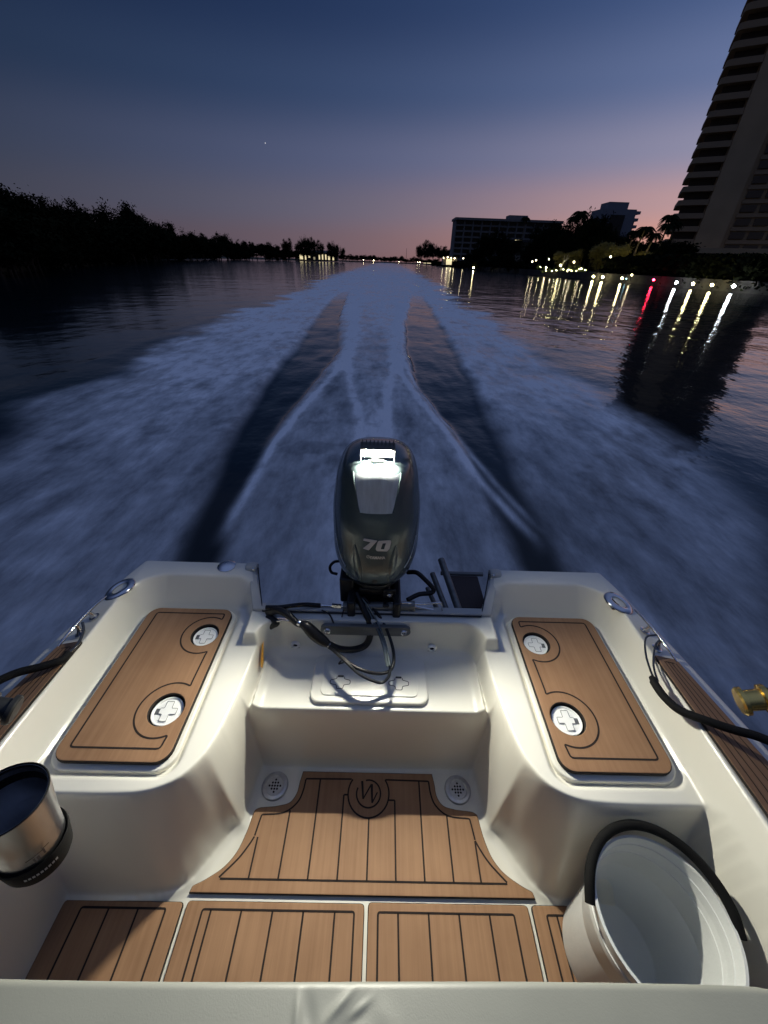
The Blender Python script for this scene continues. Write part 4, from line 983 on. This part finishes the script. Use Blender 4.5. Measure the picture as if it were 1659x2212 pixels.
# wide hotel block
hy = 330.0; h0 = at(986, 472, hy); h1 = at(1214, 478, hy)
ht = thing('hotel_block', (h0.x, hy, 1.0), 'long flat-roofed hotel block with a grid of balconies behind the trees', 'building')
HW = h1.x - h0.x; HHt = h0.z - 1.5
b = MB(); b.box((HW / 2, 9, HHt / 2), (HW, 15, HHt)); b.build('wall', CONC2, ht)
b = MB(); b.box((HW / 2, 8, HHt + .5), (HW + 1.6, 19, 1.3)); b.build('roof', CONC2, ht)
b = MB(); b.box((HW * .60, 9, HHt + 2.2), (13, 9, 3.2)); b.build('penthouse', CONC2, ht)
nf = 8; fh = HHt / nf; ncol = 12; cw = HW / ncol
for k in range(nf):
    b = MB(); b.box((HW / 2, .9, k * fh + fh * .10), (HW, 1.6, .9)); b.build('balcony', CONC2, ht, smooth=False)
    for c_ in range(ncol):
        b = MB(); b.box((cw * (c_ + .5), 1.45, k * fh + fh * .62), (cw * .74, .15, fh * .62)); b.build('window', WIN if (k, c_) == (4, 7) else GLS, ht, smooth=False)
for c_ in range(ncol + 1):
    b = MB(); b.box((cw * c_, .7, HHt / 2), (.7, 1.9, HHt)); b.build('fin', CONC2, ht, smooth=False)
# second tower
sy = 260.0; s0 = at(1303, 450, sy); s1 = at(1388, 452, sy)
t2 = thing('apartment_tower', (s0.x, sy, 1.0), 'squat blue-grey tower with stepped roof above the palm trees', 'building')
SW = s1.x - s0.x; SH = at(1340, 441, sy).z - 1
b = MB(); b.box((SW * .44, 7, SH / 2 - 1.0), (SW * .86, 14, SH - 2)); b.build('wall', CONC3, t2)
b = MB(); b.box((SW * .42, 7, SH - .4), (SW * .50, 10, 3.0)); b.build('penthouse', CONC3, t2)
b = MB(); b.box((SW * .42, -.2, SH / 2 - 2), (SW * .36, .5, SH - 5)); b.build('glass_strip', GLS, t2, smooth=False)
for k in range(9):
    b = MB(); b.box((SW * .93, 6, SH - 3.2 - k * 3), (SW * .16, 10 - (k % 2), 1.3)); b.build('balcony', CONC3, t2, smooth=False)
b = MB(); b.box((SW * .93, 7, SH / 2 - 3), (SW * .09, 7, SH - 6)); b.build('bay', GLS, t2, smooth=False)
# low pale building between the trees
q = at(1132, 560, 200); lb = thing('villa', (q.x, 200, 1.0), 'low pale stucco villa half hidden between dark trees on the right bank', 'building')
b = MB(); b.box((3.5, 5, 5.2), (13, 9, 8.5)); b.build('wall', STUC, lb); b = MB(); b.box((3.5, 5, 9.7), (14.5, 10.5, .8)); b.build('roof', ROOF, lb)

# trees on the right bank
GRN = 'dark trees on the right bank'
rt = [(912, 528, 520, 1), (925, 522, 500, 1), (938, 527, 480, 1), (952, 532, 470, 1), (968, 534, 460, 1), (1012, 545, 250, 1.1), (1035, 530, 200, 1.2), (1048, 512, 200, 1.2), (1066, 502, 190, 1.3), (1085, 505, 190, 1.2), (1100, 515, 185, 1.1), (1118, 520, 170, 1), (1152, 522, 150, 1.1), (1166, 495, 140, .9), (1180, 490, 138, .9), (1198, 486, 136, 1.0), (1216, 489, 132, 1.0), (1232, 478, 125, .9), (1250, 474, 120, .9), (1268, 472, 118, .9), (1285, 480, 115, 1.0), (1300, 472, 112, 1.1), (1318, 490, 108, 1.1), (1335, 505, 106, 1.0), (1355, 515, 104, 1.0), (1440, 520, 92, .8), (1290, 460, 125, .8)]
for px, py, Yb, ws in rt:
    p = at(px, py, Yb); h = p.z - .9; add_tree(p.x, Yb, .9, h / .93, h * .85 * ws, 'dark rounded tree standing behind the right seawall', GRN)
for px, py, Yb in ((1030, 560, 175), (1045, 556, 165), (1064, 552, 160), (1085, 550, 150), (1105, 552, 140), (1125, 560, 130)):
    p = at(px, py, Yb); h = p.z - .8; add_tree(p.x, Yb, .2, h / .9, h * 1.5, 'low dark bush-like tree leaning over the right seawall', 'low trees at the right seawall', 'shoreline_tree', LOWC)
for i in range(16):
    px = 1165 + i * 20; Yb = float(np.interp(px, [1165, 1460], [165, 118])); p = at(px, 528 + random.uniform(-6, 6), Yb); h = p.z
    o = add_tree(p.x, Yb, -.2 * h, h * 1.25, h * 1.7, 'dense dark shade tree in the back row of the right bank garden', 'back row trees on the right bank', 'shade_tree', LOWC)
# hedge in front of the tower
hg = stuff('hedge', 5, [(41.8, 20, 3.6), (42, 50, 3.7), (43, 72, 3.9), (43, 88, 3.6)], 30000, .42, LEAF); hg['label'] = 'tall dark hedge mass in front of the tower'; hg['category'] = 'hedge'
hg2 = stuff('undergrowth', 6, [(41.5, 60, .5), (41.2, 100, .6), (40.6, 125, 1.6), (41, 200, 3.2), (44, 305, 3.0), (46.5, 470, 3)], 26000, .45, LEAF)
hg2['label'] = 'dark planting along the right seawall'

# palms
def palm_crown(seed, n=30, L_=1.0):
    r = random.Random(seed); V_ = []; F_ = []
    for k in range(n):
        a = k * 2.399 + r.uniform(-.2, .2); up = r.uniform(-.5, 1.0); le = L_ * r.uniform(.85, 1.1); pts = []
        for j in range(9):
            t_ = j / 8; d_ = le * t_; pts.append(Vector((math.cos(a) * d_ * (.95 - .15 * abs(up)), math.sin(a) * d_ * (.95 - .15 * abs(up)), up * .55 * d_ - .75 * d_ * t_ * le)))
        for j in range(8):
            for s_ in (-1, 1):
                for w_ in range(2):
                    p = pts[j].lerp(pts[j + 1], w_ * .5); tdir = (pts[j + 1] - pts[j]).normalized(); sd = tdir.cross(Vector((0, 0, 1))).normalized() * s_
                    ll = le * .30 * math.sin(math.pi * (.12 + .8 * (j + w_ * .5) / 8)); q_ = p + sd * ll * .8 + tdir * ll * .5 - Vector((0, 0, ll * .45)); i = len(V_)
                    V_ += [tuple(p), tuple(p + tdir * .10), tuple(q_)]; F_.append((i, i + 1, i + 2))
            i = len(V_); sd = Vector((-math.sin(a), math.cos(a), 0)) * .012; V_ += [tuple(pts[j] - sd), tuple(pts[j] + sd), tuple(pts[j + 1] + sd), tuple(pts[j + 1] - sd)]; F_.append((i, i + 1, i + 2, i + 3))
    me = bpy.data.meshes.new('crown'); me.from_pydata(V_, [], F_); me.materials.append(LEAF); return me
PC = [palm_crown(i) for i in range(3)]
def palm(px, py, Yb, rad, label, lean=0.):
    p = at(px, py, Yb); o = thing('palm_tree', (p.x - lean, Yb, .9), label, 'palm tree', 'palm trees on the right bank'); h = p.z - .9
    b = MB(); b.tube([(0, 0, 0), (lean * .2, 0, h * .4), (lean * .7, 0, h * .8), (lean, 0, h)], lambda t: .22 - .09 * t, 8, smooth=4); b.build('trunk', PBARK, o)
    c = bpy.data.objects.new('crown', random.choice(PC)); COL.objects.link(c); c.parent = o; c.location = (lean, 0, h); c.scale = (rad, rad, rad); c.rotation_euler = (0, 0, random.uniform(0, 6))
palm(1256, 458, 130, 2.9, 'tall windblown palm above the dark trees left of the squat tower', .8)
palm(1240, 470, 132, 2.3, 'shorter palm crown beside the windblown palm', -.3)
palm(1280, 474, 126, 2.2, 'palm crown just left of the squat blue-grey tower', .2)
palm(1395, 492, 100, 2.6, 'palm with pale trunk right of the squat tower', .9)
palm(1372, 500, 102, 2.1, 'palm with a lit trunk in front of the dark trees', .6)
palm(1416, 505, 99, 2.2, 'slim leaning palm with pale trunk near the red light', 1.0)
palm(1450, 466, 104, 2.3, 'tall shaggy palm touching the left edge of the big tower', .3)
palm(1443, 484, 103, 2.2, 'lower shaggy palm under the tall one by the tower', .2)
palm(1462, 480, 105, 1.9, 'palm crown against the tower balconies', .2)
palm(1136, 470, 240, 3.0, 'distant palm in front of the hotel block roof', .2)

# ------------------------------------------------------------ dock lamps and landscape lights
POST = mat('lamp_post', (.03, .03, .03), .5)
def glow(name, col, s): return mat(name, (.8, .8, .8), .5, emit=col, es=s)
WHT = glow('lamp_white', (.90, .95, 1.0), 95); WRM = glow('lamp_warm', (1.0, .86, .42), 85); RED = glow('lamp_red', (1.0, .02, .06), 60); SML = glow('lamp_small', (1.0, .84, .5), 26); CYN = glow('lamp_cyan', (.35, .8, 1.0), 12)
def lamp(px, py, X, r, m, label, group='lamps along the right seawall', post=True, Yb=None, name='dock_lamp', flat=1.):
    p = at(px, py, Yb) if Yb else atx(px, py, X)
    base = max(0.0, min(p.z - .9, 1.05)) if post else p.z
    o = thing(name, (p.x, p.y, base), label, 'lamp', group)
    b = MB(); b.lathe([(.001, -r), (r * .7, -r * .7), (r, 0), (r * .7, r * .7), (.001, r)], (0, 0, p.z - base), 14, sx=1, sy=1); b.build('globe', m, o)
    if post:
        b = MB(); b.tube([(0, 0, 0), (0, 0, max(.05, p.z - base - r * .9))], .05, 8, smooth=0); b.build('post', POST, o)
    return o
for px, py, r, mm, lb_ in ((1585, 618, .17, WHT, 'cool white dock lamp, rightmost of the four bright ones'), (1538, 615.5, .16, WRM, 'warm dock lamp, second from the right of the bright four'), (1497, 613, .16, WRM, 'warm dock lamp, third from the right of the bright four'), (1461, 610.5, .16, WHT, 'cool white dock lamp just right of the red light'), (1412, 604.5, .15, RED, 'red navigation light on the dock'), (1365, 594, .12, SML, 'small pale lamp above the dock left of the red light'), (1344, 601, .15, WRM, 'warm dock lamp left of the red light'), (1302, 598.5, .18, WRM, 'warm dock lamp, right one of the close pair'), (1282, 597, .18, WRM, 'warm dock lamp, left one of the close pair')):
    lamp(px, py, 39.2, r, mm, lb_)
lamp(1353, 602, 39.3, .07, CYN, 'tiny cyan light beside a warm dock lamp', None)
b = MB(); 
for px, py, Yb, r, mm, lb_ in ((1150, 565, 112, .13, SML, 'warm garden light by the villa, left one'), (1158, 562, 112, .15, SML, 'warm garden light by the villa, right one'), (1180, 578, 110, .15, SML, 'garden light glowing low in a yellow-lit bush'), (1211, 573, 106, .15, WRM, 'uplight at the foot of the bare pale tree'), (1240, 566, 104, .17, SML, 'garden light in the brightest green shrub'), (1023, 578, 172, .22, WRM, 'lone lamp low on the seawall before the hotel block'), (1186, 560, 112, .12, SML, 'faint path light between the garden shrubs'), (1374, 577, 86, .14, SML, 'slim lit post light among the palms')):
    lamp(px, py, 0, r, mm, lb_, 'garden lights on the right bank', False, Yb, 'garden_light')
for px, py, Yb, r in ((958, 557, 300, .25), (967, 556, 300, .28), (975, 557, 300, .25), (982, 558, 300, .28), (1001, 558, 280, .28), (1026, 559, 260, .35), (1033, 562, 255, .35), (948, 571, 420, .25), (960, 572, 400, .25), (785, 561.5, 730, .35), (807, 562.5, 730, .6), (862, 565.5, 730, .35), (902, 566.5, 640, .4), (907, 566.5, 640, .4)):
    lamp(px, py, 0, r, SML, 'tiny warm light point near the end of the channel', 'distant shore lights', False, Yb, 'shore_light')
b = MB(); q = at(928, 568.6, 560); b.box((0, 0, 0), (15, .5, .55)); o = b.build('glowing_dock', WIN, smooth=False); o.location = q; tag(o, 'thin dock strip glowing by itself near the channel end', 'dock')  # lamplight on the dock put into emission
q = at(972, 565, 300); kh = thing('boathouse', (q.x, 300, 1.0), 'small glowing yellow boathouse at the left foot of the hotel block', 'building')
b = MB(); b.box((0, 4, 2), (9, 6, 4)); b.build('wall', STUC, kh); b = MB(); b.box((-.5, .9, 1.8), (3.6, .2, 3)); b.build('doorway', WIN, kh, smooth=False); b = MB(); b.box((0, 4, 4.3), (10, 7.4, .6)); b.build('roof', ROOF, kh)

for px, py, Yb, X_ in ((1318, 556, 90, 0), (1352, 560, 88, 0), (1332, 566, 86, 0), (1384, 560, 96, 0), (1408, 574, 92, 0)):
    lamp(px, py, 0, .22, WRM, 'warm uplight glowing between the palms and shade trees', 'uplights among the palms', False, Yb, 'garden_light')
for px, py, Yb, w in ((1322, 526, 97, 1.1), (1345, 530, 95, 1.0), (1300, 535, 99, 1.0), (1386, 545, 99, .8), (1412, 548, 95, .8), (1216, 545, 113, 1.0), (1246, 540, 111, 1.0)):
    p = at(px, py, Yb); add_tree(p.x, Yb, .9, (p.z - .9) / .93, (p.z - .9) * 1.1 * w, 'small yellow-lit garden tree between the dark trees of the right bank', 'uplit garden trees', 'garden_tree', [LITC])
# green lit shrubs
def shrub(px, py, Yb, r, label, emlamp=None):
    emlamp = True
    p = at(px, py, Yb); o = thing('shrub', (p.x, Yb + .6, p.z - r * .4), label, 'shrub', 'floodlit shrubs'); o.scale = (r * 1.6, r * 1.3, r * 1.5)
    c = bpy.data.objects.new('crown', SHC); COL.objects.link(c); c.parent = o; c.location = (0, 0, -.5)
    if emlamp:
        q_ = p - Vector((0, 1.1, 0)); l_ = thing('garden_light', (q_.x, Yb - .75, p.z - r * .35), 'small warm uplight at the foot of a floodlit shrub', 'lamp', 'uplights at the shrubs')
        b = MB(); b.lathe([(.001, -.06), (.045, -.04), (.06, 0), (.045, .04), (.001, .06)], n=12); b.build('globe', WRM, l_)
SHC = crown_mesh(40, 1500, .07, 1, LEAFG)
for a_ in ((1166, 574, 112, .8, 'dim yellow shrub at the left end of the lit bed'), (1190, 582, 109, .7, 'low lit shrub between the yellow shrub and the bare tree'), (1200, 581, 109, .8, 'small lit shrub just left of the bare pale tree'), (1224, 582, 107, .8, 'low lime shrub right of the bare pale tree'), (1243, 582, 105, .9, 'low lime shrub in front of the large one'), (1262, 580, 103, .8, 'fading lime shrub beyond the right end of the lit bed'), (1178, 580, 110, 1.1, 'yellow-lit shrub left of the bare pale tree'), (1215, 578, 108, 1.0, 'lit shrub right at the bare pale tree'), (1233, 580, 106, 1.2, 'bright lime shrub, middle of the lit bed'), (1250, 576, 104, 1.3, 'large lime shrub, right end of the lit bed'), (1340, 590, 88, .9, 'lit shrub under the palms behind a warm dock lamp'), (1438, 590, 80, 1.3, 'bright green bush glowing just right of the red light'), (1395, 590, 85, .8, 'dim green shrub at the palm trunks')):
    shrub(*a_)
lamp(1432, 592, 0, .10, SML, 'small light inside the bright green bush', 'garden lights on the right bank', False, 78.6, 'garden_light')
lamp(1444, 593, 0, .10, SML, 'second small light inside the bright green bush', 'garden lights on the right bank', False, 78.6, 'garden_light')
lamp(1256, 580, 0, .12, SML, 'small uplight in front of the right end shrub', 'garden lights on the right bank', False, 103, 'garden_light')
lamp(1228, 583, 0, .12, SML, 'small uplight in front of the lime shrubs', 'garden lights on the right bank', False, 105, 'garden_light')
lamp(1336, 588, 0, .10, SML, 'small uplight at the palm shrub', 'garden lights on the right bank', False, 87, 'garden_light')
lamp(1472, 562, 0, .10, SML, 'faint light at the tower podium', 'garden lights on the right bank', False, 118, 'garden_light')
# bare pale tree
p = at(1212, 578, 107); o = thing('bare_tree', (p.x, 107, p.z - .5), 'pale floodlit bare tree with forked branches in the garden', 'tree')
b = MB(); b.tube([(0, 0, 0), (.15, 0, 1.1), (.5, 0, 2.0)], lambda t: .13 - .04 * t, 8); b.build('trunk', mat('pale_bark', (.45, .42, .36), .8), o)
for e in ((.0, 2.9), (.75, 3.1), (1.15, 2.6)):
    b = MB(); b.tube([(.35, 0, 1.6), (.3 + e[0] * .6, .1, 2.1), (.2 + e[0], 0, e[1])], lambda t: .07 - .04 * t, 7); b.build('branch', MATS['pale_bark'], o)

# ------------------------------------------------------------ render settings
# a star low in the dusk sky
d = ray(573, 309).normalized(); b = MB(); r_ = 7.5; b.lathe([(.001, -r_), (r_ * .7, -r_ * .7), (r_, 0), (r_ * .7, r_ * .7), (.001, r_)], n=10); o = b.build('evening_star', mat('star', (1, 1, 1), 1, emit=(1, 1, 1), es=.7)); o.location = EYE + d * 9000; tag(o, 'tiny white evening star in the dusk sky', 'star')
SC.render.engine = 'CYCLES'; C = SC.cycles
C.use_denoising = True; C.sample_clamp_indirect = 8; C.sample_clamp_direct = 0; C.max_bounces = 8; C.diffuse_bounces = 6; C.glossy_bounces = 4; C.transmission_bounces = 2
C.caustics_reflective = False; C.caustics_refractive = False; C.use_light_tree = True
vs = SC.view_settings; vs.view_transform = 'Standard'; vs.look = 'None'; vs.exposure = 0; vs.gamma = 1
